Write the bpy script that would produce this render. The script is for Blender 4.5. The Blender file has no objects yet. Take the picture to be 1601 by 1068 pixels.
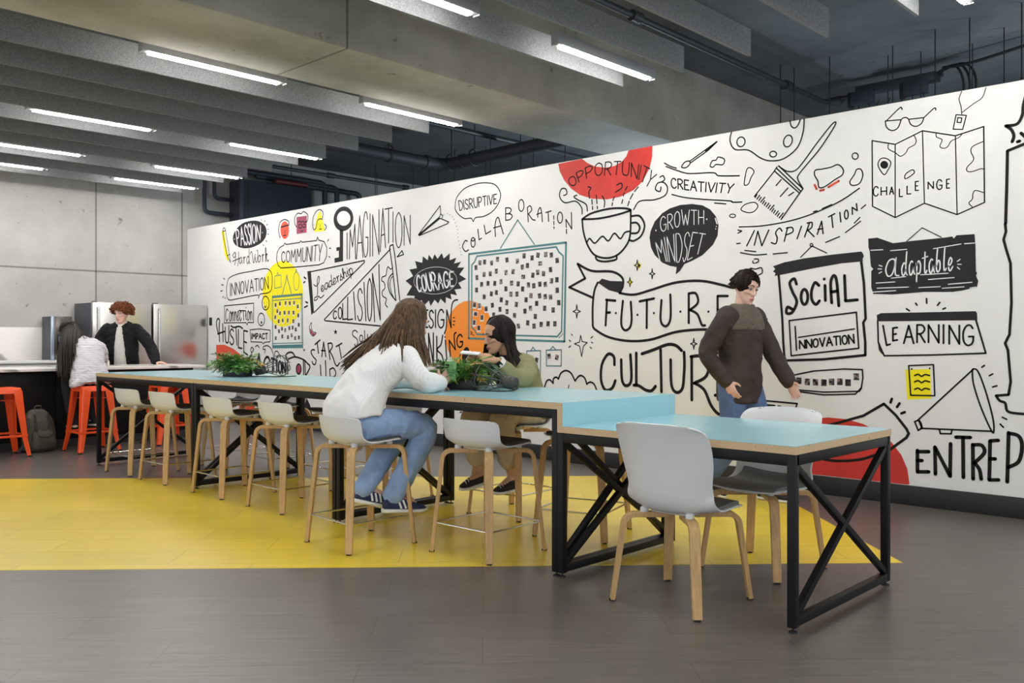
import bpy, bmesh, math, random
from mathutils import Vector, Matrix, noise

# ------------------------------------------------------------------ camera, world, exposure
scene = bpy.context.scene
COL = scene.collection
CAM_H = 1.2                       # metres; the frame is 1601 x 1068, focal length 1395.6 px
F_PX, YAW = 1395.6, math.radians(46.39)
cam_data = bpy.data.cameras.new('camera')
cam = bpy.data.objects.new('camera', cam_data)
COL.objects.link(cam)
cam.location = (0, 0, CAM_H)
cam.rotation_euler = (math.radians(90), 0, math.radians(90) - YAW)
cam_data.sensor_width = 36.0
cam_data.lens = 36.0 * F_PX / 1601.0
cam_data.shift_y = -4.5 / 1601.0
cam_data.clip_start, cam_data.clip_end = 0.05, 100
scene.camera = cam

scene.view_settings.view_transform = 'Standard'
scene.view_settings.look = 'None'
scene.view_settings.gamma = 1.0
scene.view_settings.use_curve_mapping = False
scene.view_settings.exposure = 0.12

world = bpy.data.worlds.new('daylight'); scene.world = world
world.use_nodes = True
world.node_tree.nodes['Background'].inputs[0].default_value = (0.93, 0.97, 1.0, 1)
world.node_tree.nodes['Background'].inputs[1].default_value = 1.25
LAMP = 85.0

# ------------------------------------------------------------------ materials
def new_mat(name):
    m = bpy.data.materials.new(name); m.use_nodes = True
    return m, m.node_tree.nodes, m.node_tree.links, m.node_tree.nodes['Principled BSDF']

def mat(name, col, rough=0.5, metal=0.0, noise_amt=0.0, noise_scale=20.0, bump=0.0, bump_scale=60.0,
        stretch=(1, 1, 1), spec=0.5, sheen=0.0, coat=0.0, trans=0.0, sss=0.0):
    m, N, L, b = new_mat(name)
    b.inputs['Base Color'].default_value = (*col, 1)
    b.inputs['Roughness'].default_value = rough
    b.inputs['Metallic'].default_value = metal
    b.inputs['Specular IOR Level'].default_value = spec
    if sheen: b.inputs['Sheen Weight'].default_value = sheen
    if coat: b.inputs['Coat Weight'].default_value = coat
    if trans: b.inputs['Transmission Weight'].default_value = trans
    if sss:
        b.inputs['Subsurface Weight'].default_value = sss
        b.inputs['Subsurface Radius'].default_value = (0.02, 0.008, 0.004)
    if noise_amt or bump:
        tc = N.new('ShaderNodeTexCoord'); mp = N.new('ShaderNodeMapping')
        mp.inputs['Scale'].default_value = stretch
        L.new(tc.outputs['Object'], mp.inputs['Vector'])
        if noise_amt:
            n = N.new('ShaderNodeTexNoise'); n.inputs['Scale'].default_value = noise_scale; n.inputs['Detail'].default_value = 6
            L.new(mp.outputs[0], n.inputs['Vector'])
            r = N.new('ShaderNodeValToRGB')
            r.color_ramp.elements[0].position, r.color_ramp.elements[1].position = 0.3, 0.7
            r.color_ramp.elements[0].color = (*[max(0, c * (1 - noise_amt)) for c in col], 1)
            r.color_ramp.elements[1].color = (*[min(1, c * (1 + noise_amt)) for c in col], 1)
            L.new(n.outputs['Fac'], r.inputs[0]); L.new(r.outputs[0], b.inputs['Base Color'])
        if bump:
            n2 = N.new('ShaderNodeTexNoise'); n2.inputs['Scale'].default_value = bump_scale; n2.inputs['Detail'].default_value = 4
            L.new(mp.outputs[0], n2.inputs['Vector'])
            bp = N.new('ShaderNodeBump'); bp.inputs['Strength'].default_value = bump; bp.inputs['Distance'].default_value = 0.01
            L.new(n2.outputs['Fac'], bp.inputs['Height']); L.new(bp.outputs[0], b.inputs['Normal'])
    return m

def emit_mat(name, col, strength):
    m, N, L, b = new_mat(name)
    b.inputs['Base Color'].default_value = (*col, 1)
    b.inputs['Emission Color'].default_value = (*col, 1)
    b.inputs['Emission Strength'].default_value = strength
    return m

def concrete_mat(name, a, bcol, joints=(), seam=0.012, scale=1.0):
    """mottled cast concrete with blow holes; joints = list of (axis index, [positions]) in object space"""
    m, N, L, b = new_mat(name)
    tc = N.new('ShaderNodeTexCoord')
    n1 = N.new('ShaderNodeTexNoise'); n1.inputs['Scale'].default_value = 0.9 * scale; n1.inputs['Detail'].default_value = 8; n1.inputs['Roughness'].default_value = 0.62
    L.new(tc.outputs['Object'], n1.inputs['Vector'])
    r1 = N.new('ShaderNodeValToRGB'); r1.color_ramp.elements[0].position, r1.color_ramp.elements[1].position = 0.34, 0.68
    r1.color_ramp.elements[0].color = (*a, 1); r1.color_ramp.elements[1].color = (*bcol, 1)
    L.new(n1.outputs['Fac'], r1.inputs[0])
    # small dark pits and smears
    n2 = N.new('ShaderNodeTexNoise'); n2.inputs['Scale'].default_value = 5.5 * scale; n2.inputs['Detail'].default_value = 5; n2.inputs['Roughness'].default_value = 0.7
    L.new(tc.outputs['Object'], n2.inputs['Vector'])
    r2 = N.new('ShaderNodeValToRGB'); r2.color_ramp.elements[0].position, r2.color_ramp.elements[1].position = 0.27, 0.36
    r2.color_ramp.elements[0].color = (0.42, 0.41, 0.4, 1); r2.color_ramp.elements[1].color = (1, 1, 1, 1)
    L.new(n2.outputs['Fac'], r2.inputs[0])
    mx = N.new('ShaderNodeMix'); mx.data_type = 'RGBA'; mx.blend_type = 'MULTIPLY'; mx.inputs[0].default_value = 1
    L.new(r1.outputs[0], mx.inputs[6]); L.new(r2.outputs[0], mx.inputs[7])
    out = mx.outputs[2]
    v = N.new('ShaderNodeTexVoronoi'); v.inputs['Scale'].default_value = 7 * scale
    L.new(tc.outputs['Object'], v.inputs['Vector'])
    r3 = N.new('ShaderNodeValToRGB'); r3.color_ramp.elements[0].position, r3.color_ramp.elements[1].position = 0.03, 0.06
    r3.color_ramp.elements[0].color = (0.3, 0.3, 0.3, 1); r3.color_ramp.elements[1].color = (1, 1, 1, 1)
    L.new(v.outputs['Distance'], r3.inputs[0])
    mx = N.new('ShaderNodeMix'); mx.data_type = 'RGBA'; mx.blend_type = 'MULTIPLY'; mx.inputs[0].default_value = 0.8
    L.new(out, mx.inputs[6]); L.new(r3.outputs[0], mx.inputs[7]); out = mx.outputs[2]
    if joints:
        sp = N.new('ShaderNodeSeparateXYZ'); L.new(tc.outputs['Object'], sp.inputs[0])
        for ax, ps in joints:
            for p in ps:
                cm = N.new('ShaderNodeMath'); cm.operation = 'COMPARE'
                L.new(sp.outputs[ax], cm.inputs[0]); cm.inputs[1].default_value = p; cm.inputs[2].default_value = seam
                mx = N.new('ShaderNodeMix'); mx.data_type = 'RGBA'; mx.blend_type = 'MULTIPLY'
                L.new(cm.outputs[0], mx.inputs[0]); L.new(out, mx.inputs[6]); mx.inputs[7].default_value = (0.45, 0.45, 0.44, 1)
                out = mx.outputs[2]
    L.new(out, b.inputs['Base Color'])
    b.inputs['Roughness'].default_value = 0.8
    bp = N.new('ShaderNodeBump'); bp.inputs['Strength'].default_value = 0.25; bp.inputs['Distance'].default_value = 0.01
    L.new(n2.outputs['Fac'], bp.inputs['Height']); L.new(bp.outputs[0], b.inputs['Normal'])
    return m

def floor_mat(name, c0, c1, rough, planks=True):
    """vinyl planks laid on the diagonal, grain along the plank"""
    m, N, L, b = new_mat(name)
    tc = N.new('ShaderNodeTexCoord'); mp = N.new('ShaderNodeMapping')
    mp.inputs['Rotation'].default_value = (0, 0, math.radians(-45.5))
    L.new(tc.outputs['Object'], mp.inputs['Vector'])
    st = N.new('ShaderNodeMapping'); st.inputs['Scale'].default_value = (1.2, 22, 1); L.new(mp.outputs[0], st.inputs['Vector'])
    n = N.new('ShaderNodeTexNoise'); n.inputs['Scale'].default_value = 2.4; n.inputs['Detail'].default_value = 8; n.inputs['Roughness'].default_value = 0.65
    L.new(st.outputs[0], n.inputs['Vector'])
    r = N.new('ShaderNodeValToRGB'); r.color_ramp.elements[0].position, r.color_ramp.elements[1].position = 0.28, 0.72
    r.color_ramp.elements[0].color = (*c0, 1); r.color_ramp.elements[1].color = (*c1, 1)
    L.new(n.outputs['Fac'], r.inputs[0]); out = r.outputs[0]
    n3 = N.new('ShaderNodeTexNoise'); n3.inputs['Scale'].default_value = 1.1; n3.inputs['Detail'].default_value = 3
    L.new(mp.outputs[0], n3.inputs['Vector'])
    r3 = N.new('ShaderNodeValToRGB'); r3.color_ramp.elements[0].color = (0.84, 0.84, 0.84, 1); r3.color_ramp.elements[1].color = (1.1, 1.1, 1.1, 1)
    L.new(n3.outputs['Fac'], r3.inputs[0])
    mx = N.new('ShaderNodeMix'); mx.data_type = 'RGBA'; mx.blend_type = 'MULTIPLY'; mx.inputs[0].default_value = 1
    L.new(out, mx.inputs[6]); L.new(r3.outputs[0], mx.inputs[7]); out = mx.outputs[2]
    if planks:
        bk = N.new('ShaderNodeTexBrick'); bk.inputs['Scale'].default_value = 1; bk.offset = 0.37
        bk.inputs['Brick Width'].default_value = 1.22; bk.inputs['Row Height'].default_value = 0.3
        bk.inputs['Mortar Size'].default_value = 0.0022; bk.inputs['Mortar Smooth'].default_value = 0.3
        bk.inputs['Color1'].default_value = (1, 1, 1, 1); bk.inputs['Color2'].default_value = (0.9, 0.9, 0.9, 1)
        bk.inputs['Mortar'].default_value = (0.55, 0.55, 0.55, 1)
        L.new(mp.outputs[0], bk.inputs['Vector'])
        mx = N.new('ShaderNodeMix'); mx.data_type = 'RGBA'; mx.blend_type = 'MULTIPLY'; mx.inputs[0].default_value = 1
        L.new(out, mx.inputs[6]); L.new(bk.outputs[0], mx.inputs[7]); out = mx.outputs[2]
    L.new(out, b.inputs['Base Color'])
    b.inputs['Roughness'].default_value = rough
    bp = N.new('ShaderNodeBump'); bp.inputs['Strength'].default_value = 0.08; bp.inputs['Distance'].default_value = 0.004
    L.new(n.outputs['Fac'], bp.inputs['Height']); L.new(bp.outputs[0], b.inputs['Normal'])
    return m

def ply_mat(name):
    """plywood edge: thin light and dark veneers stacked across the sheet"""
    m, N, L, b = new_mat(name)
    tc = N.new('ShaderNodeTexCoord')
    uv = N.new('ShaderNodeSeparateXYZ'); L.new(tc.outputs['UV'], uv.inputs[0])
    nz = N.new('ShaderNodeTexNoise'); nz.inputs['Scale'].default_value = 9; nz.inputs['Detail'].default_value = 3
    L.new(tc.outputs['Object'], nz.inputs['Vector'])
    ad = N.new('ShaderNodeMath'); ad.operation = 'MULTIPLY_ADD'; L.new(nz.outputs['Fac'], ad.inputs[0]); ad.inputs[1].default_value = 0.09; L.new(uv.outputs[1], ad.inputs[2])
    sn = N.new('ShaderNodeMath'); sn.operation = 'MULTIPLY'; L.new(ad.outputs[0], sn.inputs[0]); sn.inputs[1].default_value = 6.0
    fr = N.new('ShaderNodeMath'); fr.operation = 'FRACT'; L.new(sn.outputs[0], fr.inputs[0])
    r = N.new('ShaderNodeValToRGB'); e = r.color_ramp.elements
    e[0].position = 0.0; e[0].color = (0.30, 0.17, 0.07, 1)
    e[1].position = 0.22; e[1].color = (0.66, 0.48, 0.28, 1)
    k = e.new(0.6); k.color = (0.76, 0.57, 0.33, 1)
    k = e.new(0.95); k.color = (0.56, 0.38, 0.2, 1)
    L.new(fr.outputs[0], r.inputs[0])
    v = N.new('ShaderNodeTexNoise'); v.inputs['Scale'].default_value = 48; L.new(tc.outputs['Object'], v.inputs['Vector'])
    r2 = N.new('ShaderNodeValToRGB'); r2.color_ramp.elements[0].position, r2.color_ramp.elements[1].position = 0.25, 0.29
    r2.color_ramp.elements[0].color = (0.3, 0.2, 0.12, 1); r2.color_ramp.elements[1].color = (1, 1, 1, 1)
    L.new(v.outputs['Fac'], r2.inputs[0])
    mx = N.new('ShaderNodeMix'); mx.data_type = 'RGBA'; mx.blend_type = 'MULTIPLY'; mx.inputs[0].default_value = 1
    L.new(r.outputs[0], mx.inputs[6]); L.new(r2.outputs[0], mx.inputs[7])
    L.new(mx.outputs[2], b.inputs['Base Color']); b.inputs['Roughness'].default_value = 0.5
    return m

def felt_mat(name, c0, c1):
    m, N, L, b = new_mat(name)
    tc = N.new('ShaderNodeTexCoord')
    n = N.new('ShaderNodeTexNoise'); n.inputs['Scale'].default_value = 110; n.inputs['Detail'].default_value = 3; n.inputs['Roughness'].default_value = 0.7
    L.new(tc.outputs['Object'], n.inputs['Vector'])
    r = N.new('ShaderNodeValToRGB'); r.color_ramp.elements[0].position, r.color_ramp.elements[1].position = 0.35, 0.66
    r.color_ramp.elements[0].color = (*c0, 1); r.color_ramp.elements[1].color = (*c1, 1)
    L.new(n.outputs['Fac'], r.inputs[0]); L.new(r.outputs[0], b.inputs['Base Color'])
    b.inputs['Roughness'].default_value = 0.95; b.inputs['Specular IOR Level'].default_value = 0.1
    return m

def stripe_mat(name, cols, axis=2, freq=60.0, rough=0.8, width=0.5, bump=0.0):
    """fabric with fine stripes along one object axis"""
    m, N, L, b = new_mat(name)
    tc = N.new('ShaderNodeTexCoord'); sp = N.new('ShaderNodeSeparateXYZ'); L.new(tc.outputs['Object'], sp.inputs[0])
    mu = N.new('ShaderNodeMath'); mu.operation = 'MULTIPLY'; L.new(sp.outputs[axis], mu.inputs[0]); mu.inputs[1].default_value = freq
    fr = N.new('ShaderNodeMath'); fr.operation = 'FRACT'; L.new(mu.outputs[0], fr.inputs[0])
    r = N.new('ShaderNodeValToRGB'); r.color_ramp.elements[0].position = width - 0.1; r.color_ramp.elements[1].position = width + 0.1
    r.color_ramp.elements[0].color = (*cols[0], 1); r.color_ramp.elements[1].color = (*cols[1], 1)
    L.new(fr.outputs[0], r.inputs[0]); L.new(r.outputs[0], b.inputs['Base Color']); b.inputs['Roughness'].default_value = rough
    if bump:
        bp = N.new('ShaderNodeBump'); bp.inputs['Strength'].default_value = bump; bp.inputs['Distance'].default_value = 0.004
        L.new(fr.outputs[0], bp.inputs['Height']); L.new(bp.outputs[0], b.inputs['Normal'])
    return m

M = {}
M['floor'] = floor_mat('grey_vinyl', (0.094, 0.083, 0.074), (0.170, 0.150, 0.134), 0.33)
M['yellow'] = floor_mat('yellow_vinyl', (0.80, 0.58, 0.03), (0.90, 0.68, 0.05), 0.29)
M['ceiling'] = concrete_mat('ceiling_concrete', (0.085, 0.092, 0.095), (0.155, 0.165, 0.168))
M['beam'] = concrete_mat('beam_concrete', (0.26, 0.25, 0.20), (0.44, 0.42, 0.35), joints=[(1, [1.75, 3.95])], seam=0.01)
M['wall'] = concrete_mat('wall_concrete', (0.37, 0.36, 0.34), (0.50, 0.49, 0.462), joints=[(1, [5.24, 6.55]), (2, [2.184])], seam=0.012)
M['mural'] = mat('mural_white', (0.79, 0.788, 0.775), 0.55, noise_amt=0.02, noise_scale=3)
M['base'] = mat('baseboard_black', (0.018, 0.018, 0.02), 0.45)
M['far'] = mat('dark_wall', (0.10, 0.125, 0.145), 0.8, noise_amt=0.3, noise_scale=2)
M['felt'] = felt_mat('grey_felt', (0.16, 0.165, 0.17), (0.31, 0.32, 0.325))
M['lens'] = emit_mat('lamp_diffuser', (1.0, 0.97, 0.93), LAMP)
M['alu'] = mat('lamp_housing', (0.33, 0.34, 0.35), 0.45, metal=0.3)
M['cable'] = mat('steel_cable', (0.12, 0.12, 0.13), 0.4, metal=0.8)
M['blue'] = mat('blue_laminate', (0.32, 0.585, 0.66), 0.22, noise_amt=0.03, noise_scale=4)
M['ply'] = ply_mat('plywood_edge')
M['black'] = mat('black_steel', (0.009, 0.009, 0.010), 0.45, bump=0.03, bump_scale=200, spec=0.25)
M['rubber'] = mat('black_rubber', (0.012, 0.012, 0.012), 0.7)
M['shell'] = mat('white_plastic', (0.70, 0.71, 0.71), 0.38, bump=0.02, bump_scale=300)
M['pad'] = mat('charcoal_pad', (0.065, 0.067, 0.063), 0.8, bump=0.15, bump_scale=300)
M['greyshell'] = mat('grey_inner_shell', (0.10, 0.105, 0.105), 0.55)
M['oak'] = mat('oak_veneer', (0.56, 0.345, 0.145), 0.5, noise_amt=0.16, noise_scale=14, stretch=(6, 6, 0.5))
M['chrome'] = mat('chrome', (0.75, 0.75, 0.74), 0.22, metal=1)
M['orange'] = mat('orange_painted_steel', (0.93, 0.092, 0.014), 0.34)
M['steel'] = mat('brushed_steel', (0.60, 0.585, 0.56), 0.28, metal=1, bump=0.03, bump_scale=30, stretch=(60, 60, 0.4))
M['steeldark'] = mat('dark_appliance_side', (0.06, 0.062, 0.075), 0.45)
M['dispblack'] = mat('dark_glossy_steel', (0.12, 0.11, 0.10), 0.2, metal=0.6)

# ------------------------------------------------------------------ mesh builder
class MB:
    def __init__(s): s.v, s.f, s.uv = [], [], {}
    def add(s, vs, fs):
        o = len(s.v); s.v += [tuple(p) for p in vs]; s.f += [tuple(i + o for i in f) for f in fs]; return o
    def box(s, x0, x1, y0, y1, z0, z1):
        s.add([(x0, y0, z0), (x1, y0, z0), (x1, y1, z0), (x0, y1, z0), (x0, y0, z1), (x1, y0, z1), (x1, y1, z1), (x0, y1, z1)],
              [(0, 3, 2, 1), (4, 5, 6, 7), (0, 1, 5, 4), (1, 2, 6, 5), (2, 3, 7, 6), (3, 0, 4, 7)]); return s
    def bar(s, p, q, w, h, up=(0, 0, 1)):
        """straight bar from p to q, w across, h along up"""
        p, q = Vector(p), Vector(q); d = (q - p).normalized(); u = Vector(up)
        a = d.cross(u)
        if a.length < 1e-5: a = d.cross(Vector((1, 0, 0)))
        a.normalize(); b = a.cross(d).normalized()
        vs = [c + a * sx * w / 2 + b * sy * h / 2 for c in (p, q) for sx, sy in ((-1, -1), (1, -1), (1, 1), (-1, 1))]
        s.add(vs, [(3, 2, 1, 0), (4, 5, 6, 7), (0, 1, 5, 4), (1, 2, 6, 5), (2, 3, 7, 6), (3, 0, 4, 7)]); return s
    def tube(s, path, r, n=8, cap=True, flat=1.0, up=(0, 0, 1)):
        """round tube through path; r a number or one per point; flat squeezes the second axis"""
        P = [Vector(p) for p in path]; k = len(P)
        R = r if isinstance(r, (list, tuple)) else [r] * k
        T = [(P[min(i + 1, k - 1)] - P[max(i - 1, 0)]).normalized() for i in range(k)]
        u = Vector(up); a = u - T[0] * u.dot(T[0])
        if a.length < 1e-4: a = Vector((1, 0, 0)) - T[0] * T[0].x
        if a.length < 1e-4: a = Vector((0, 1, 0))
        a.normalize(); vs = []
        for i in range(k):
            a = a - T[i] * a.dot(T[i])
            if a.length < 1e-6: a = T[i].orthogonal()
            a.normalize(); b = T[i].cross(a)
            for j in range(n):
                t = 2 * math.pi * j / n
                vs.append(P[i] + (b * math.cos(t) + a * math.sin(t) * flat) * R[i])
        fs = [(i * n + j, i * n + (j + 1) % n, (i + 1) * n + (j + 1) % n, (i + 1) * n + j) for i in range(k - 1) for j in range(n)]
        if cap: fs += [tuple(range(n - 1, -1, -1)), tuple(range((k - 1) * n, k * n))]
        s.add(vs, fs); return s
    def rings(s, rings, cap=True, closed=True):
        n = len(rings[0]); vs = [p for r in rings for p in r]; m = n if closed else n - 1
        fs = [(i * n + j, i * n + (j + 1) % n, (i + 1) * n + (j + 1) % n, (i + 1) * n + j) for i in range(len(rings) - 1) for j in range(m)]
        if cap and closed: fs += [tuple(range(n - 1, -1, -1)), tuple(range((len(rings) - 1) * n, len(rings) * n))]
        s.add(vs, fs); return s
    def lathe(s, prof, n=20, c=(0, 0, 0)):
        return s.rings([[(c[0] + r * math.cos(2 * math.pi * j / n), c[1] + r * math.sin(2 * math.pi * j / n), c[2] + z) for j in range(n)] for r, z in prof])
    def prism(s, poly, z0, z1):
        n = len(poly)
        s.add([(x, y, z0) for x, y in poly] + [(x, y, z1) for x, y in poly],
              [tuple(range(n - 1, -1, -1)), tuple(range(n, 2 * n))] + [(i, (i + 1) % n, n + (i + 1) % n, n + i) for i in range(n)]); return s
    def ball(s, c, r, n=12, m=8):
        rx, ry, rz = r if isinstance(r, (tuple, list)) else (r, r, r)
        return s.rings([[(c[0] + rx * math.sin(math.pi * i / m) * math.cos(2 * math.pi * j / n), c[1] + ry * math.sin(math.pi * i / m) * math.sin(2 * math.pi * j / n),
                          c[2] - rz * math.cos(math.pi * i / m)) for j in range(n)] for i in [0.02] + list(range(1, m)) + [m - 0.02]])
    def mesh(s, name):
        me = bpy.data.meshes.new(name); me.from_pydata(s.v, [], s.f); me.validate(); me.update(); return me
    def build(s, name, m, parent=None, smooth=False, bevel=0.0, bseg=2, mods=None, loc=None, angle=40):
        me = s.mesh(name)
        if bevel or mods: me = bake(me, ([('BEVEL', dict(width=bevel, segments=bseg, limit_method='ANGLE', angle_limit=math.radians(50)))] if bevel else []) + (mods or []))
        return put(name, me, m, parent, smooth or bool(bevel), loc, angle)

def put(name, me, m, parent=None, smooth=False, loc=None, angle=40):
    me.materials.clear(); me.materials.append(m)
    if smooth:
        me.polygons.foreach_set('use_smooth', [True] * len(me.polygons))
        me.set_sharp_from_angle(angle=math.radians(angle))
    o = bpy.data.objects.new(name, me); COL.objects.link(o)
    if parent: o.parent = parent
    if loc: o.location = loc
    return o

def bake(me, mods):
    """apply modifiers in a scratch scene, away from the rest of the objects"""
    sc = bpy.data.scenes.new('scratch')
    o = bpy.data.objects.new('tmp', me); sc.collection.objects.link(o)
    for k, (t, kw) in enumerate(mods):
        md = o.modifiers.new(str(k), t)
        for a, b in kw.items(): setattr(md, a, b)
    with bpy.context.temp_override(scene=sc, view_layer=sc.view_layers[0]):
        dg = bpy.context.evaluated_depsgraph_get(); dg.update()
        out = bpy.data.meshes.new_from_object(o.evaluated_get(dg))
    nm = me.name; bpy.data.objects.remove(o); bpy.data.meshes.remove(me); bpy.data.scenes.remove(sc); out.name = nm
    return out

def tag(o, label=None, cat=None, group=None, kind=None):
    if label: o['label'] = label
    if cat: o['category'] = cat
    if group: o['group'] = group
    if kind: o['kind'] = kind
    return o
def thing(name, loc, label, cat, rz=0.0, group=None):
    o = bpy.data.objects.new(name, None); COL.objects.link(o); o.location = loc; o.rotation_euler = (0, 0, rz)
    o.empty_display_size = 0.1
    return tag(o, label, cat, group)
def dup(root, loc, rz=0.0, label=None, group=None):
    def cp(o, par):
        c = o.copy(); COL.objects.link(c)
        if par: c.parent = par
        for ch in list(o.children): cp(ch, c)
        return c
    c = cp(root, None); c.location = loc; c.rotation_euler = (0, 0, rz)
    if label: c['label'] = label
    if group: c['group'] = group
    return c
def struct(o): o['kind'] = 'structure'; return o
def smoothstep(a, b, x):
    t = max(0.0, min(1.0, (x - a) / (b - a))); return t * t * (3 - 2 * t)
def catmull(pts, n=6, closed=False):
    P = [Vector(p) for p in pts]; k = len(P); out = []
    if k < 3 and not closed: return P
    for i in range(k if closed else k - 1):
        g = (lambda j: P[j % k]) if closed else (lambda j: P[max(0, min(k - 1, j))])
        p0, p1, p2, p3 = g(i - 1), g(i), g(i + 1), g(i + 2)
        for j in range(n):
            t = j / n
            out.append(0.5 * ((2 * p1) + (p2 - p0) * t + (2 * p0 - 5 * p1 + 4 * p2 - p3) * t * t + (3 * p1 - p0 - 3 * p2 + p3) * t ** 3))
    if not closed: out.append(P[-1])
    return out
# ------------------------------------------------------------------ the setting
MURAL_Y, MURAL_Z, BACK_X, CEIL_Z = 6.64, 2.92, -13.37, 4.2
struct(MB().box(-13.6, 3.5, -3.5, 13.2, -0.1, 0).build('floor', M['floor']))
u = Vector((math.cos(math.radians(45.5)), math.sin(math.radians(45.5)), 0))
w = Vector((-u.y, u.x, 0))
tip = Vector((-1.78, 4.9, 0))
def on_floor(a, b): p = tip + u * a + w * b; return (p.x, p.y)
band = MB().prism([on_floor(0, 0), on_floor(0.02, 2.4), on_floor(-0.1, 3.06), on_floor(-9.5, 3.06), on_floor(-9.5, 0)], 0, 0.0012).build('floor_inlay', M['yellow'])
band['kind'] = 'structure'
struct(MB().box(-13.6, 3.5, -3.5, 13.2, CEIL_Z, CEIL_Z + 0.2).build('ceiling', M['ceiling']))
struct(MB().box(-6.42, -5.45, -3.5, 13.0, 3.35, CEIL_Z + 0.02).build('trim_1', M['beam'], bevel=0.012))
struct(MB().box(BACK_X - 0.25, BACK_X, -3.5, 13.2, 0, CEIL_Z).build('wall_left', M['wall']))
struct(MB().box(-13.6, 3.5, 13.0, 13.2, 0, CEIL_Z).build('wall_back', M['far']))
wall_r = struct(MB().box(BACK_X, 3.5, MURAL_Y, MURAL_Y + 0.12, 0.0, MURAL_Z).build('wall_right', M['mural']))
struct(MB().box(-12.5, 3.5, MURAL_Y - 0.015, MURAL_Y, 0.0, 0.142).build('baseboard_right', M['base'], bevel=0.003))

# acoustic baffles: felt blades hung across the room
H = 2.15
ORD = ['first', 'second', 'third', 'fourth', 'fifth', 'sixth', 'seventh', 'eighth', 'ninth', 'tenth', 'eleventh', 'twelfth']
def baffle(x, label, group):
    t = thing('acoustic_baffle', (x, 0, 3.35), label, 'acoustic panel', group=group)
    MB().box(-0.012, 0.012, -1.2, 6.17, 0, 0.205).build('felt_blade', M['felt'], t)
    for y in (0.6, 3.0, 5.55):
        MB().tube([(0, y, 0.2), (0, y, CEIL_Z - 3.35)], 0.0018, 6).build('suspension_cable', M['cable'], t)
    return t
for i, k in enumerate([-3.297, -3.583, -3.866, -4.164, -4.441, -4.716, -5.0, -5.29, -5.57, -5.86]):
    baffle(k * H, 'long grey felt ceiling baffle, %s one left of the concrete beam counting away from it' % ORD[i], 'felt baffles left of the beam')
for i, k in enumerate([-2.13, -1.848, -1.572, -1.286, -1.0]):
    baffle(k * H, 'long grey felt ceiling baffle, %s one right of the concrete beam counting away from it' % ORD[i], 'felt baffles right of the beam')

# linear lamps between the baffles
def lamp(x, y, label):
    t = thing('linear_lamp', (x, y, 3.355), label, 'ceiling light', group='linear ceiling lamps')
    MB().box(-0.032, 0.032, -0.62, 0.62, 0.012, 0.095).build('housing', M['alu'], t, bevel=0.003)
    for s in (-1, 1): MB().box(-0.032, 0.032, s * 0.62 - 0.002, s * 0.62 + 0.002, 0.004, 0.096).build('end_cap', M['alu'], t)
    MB().box(-0.026, 0.026, -0.56, 0.56, -0.004, 0.014).build('diffuser', M['lens'], t, bevel=0.004)
    for s in (-1, 1): MB().tube([(0, s * 0.5, 0.09), (0, s * 0.5, CEIL_Z - 3.355)], 0.0015, 6).build('suspension_cable', M['cable'], t)
    return t
ROWS = {'near': 0.69 * H, 'mid': 1.65 * H, 'far': 2.6 * H}
for x, rows in [(-0.857, ('near', 'mid', 'far')), (-2.0, ('near', 'mid', 'far')), (-3.09, ('mid', 'far')), (-4.235, ('near', 'mid', 'far')),
                (-5.1, ('near', 'mid', 'far')), (-5.67, ('near', 'mid', 'far'))]:
    for r in rows:
        side = 'right of the beam' if x > -2.5 else 'left of the beam'
        n = {-0.857: 'second', -2.0: 'first', -3.09: 'first', -4.235: 'second', -5.1: 'third', -5.67: 'last'}[x]
        e = {'near': 'end farthest from the mural', 'mid': 'lamp in the middle', 'far': 'end nearest the mural'}[r]
        lamp(x * H, ROWS[r], 'glowing linear lamp, %s row %s, %s' % (n, side, e))
for y in (ROWS['mid'], ROWS['far']):
    lamp(0.35 * H, y, 'glowing linear lamp above the near right floor, out at the side')
# ------------------------------------------------------------------ tables
Y0T, Y1T, TALL, LOW, PLY, TB = 3.41, 4.42, 0.878, 0.762, 0.034, 0.036
def slab(x0, x1, y0, y1, z0, z1, parent, name='tabletop', axis=2):
    """plywood sheet; v of the uv runs through the sheet's thickness"""
    mb = MB().box(x0, x1, y0, y1, z0, z1); o = mb.build(name, M['ply'], parent); me = o.data
    uv = me.uv_layers.new(name='uv')
    lo, hi = ((x0, y0, z0)[axis], (x1, y1, z1)[axis])
    for lp in me.loops:
        c = me.vertices[lp.vertex_index].co
        uv.data[lp.index].uv = (0.5, (c[axis] - lo) / (hi - lo))
    return o
def end_frame(x, top, parent):
    """leg, rails and cross brace in the plane x (x = near face of a 36 mm tube)"""
    xc = x + TB / 2; a, b = Y0T + TB / 2, Y1T - TB / 2
    for y in (a, b):
        l = MB().box(x, x + TB, y - TB / 2, y + TB / 2, 0.022, top).build('leg', M['black'], parent, bevel=0.002)
        MB().lathe([(0.004, 0.024), (0.004, 0.008), (0.017, 0.006), (0.019, 0.0)], 14, (xc, y, 0)).build('levelling_foot', M['rubber'], l)
    MB().box(x, x + TB, a, b, top - 0.046, top - 0.002).build('top_rail', M['black'], parent, bevel=0.002)
    MB().box(x, x + TB, a + TB / 2, b - TB / 2, 0.026, 0.062).build('bottom_rail', M['black'], parent, bevel=0.002)
    p, q = (xc, a + 0.012, 0.066), (xc, b - 0.012, top - 0.05)
    MB().bar(p, q, 0.03, 0.03, (1, 0, 0)).build('cross_brace', M['black'], parent, bevel=0.002)
    p, q = (xc, b - 0.012, 0.066), (xc, a + 0.012, top - 0.05)
    MB().bar(p, q, 0.028, 0.028, (1, 0, 0)).build('cross_brace', M['black'], parent, bevel=0.002)
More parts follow.
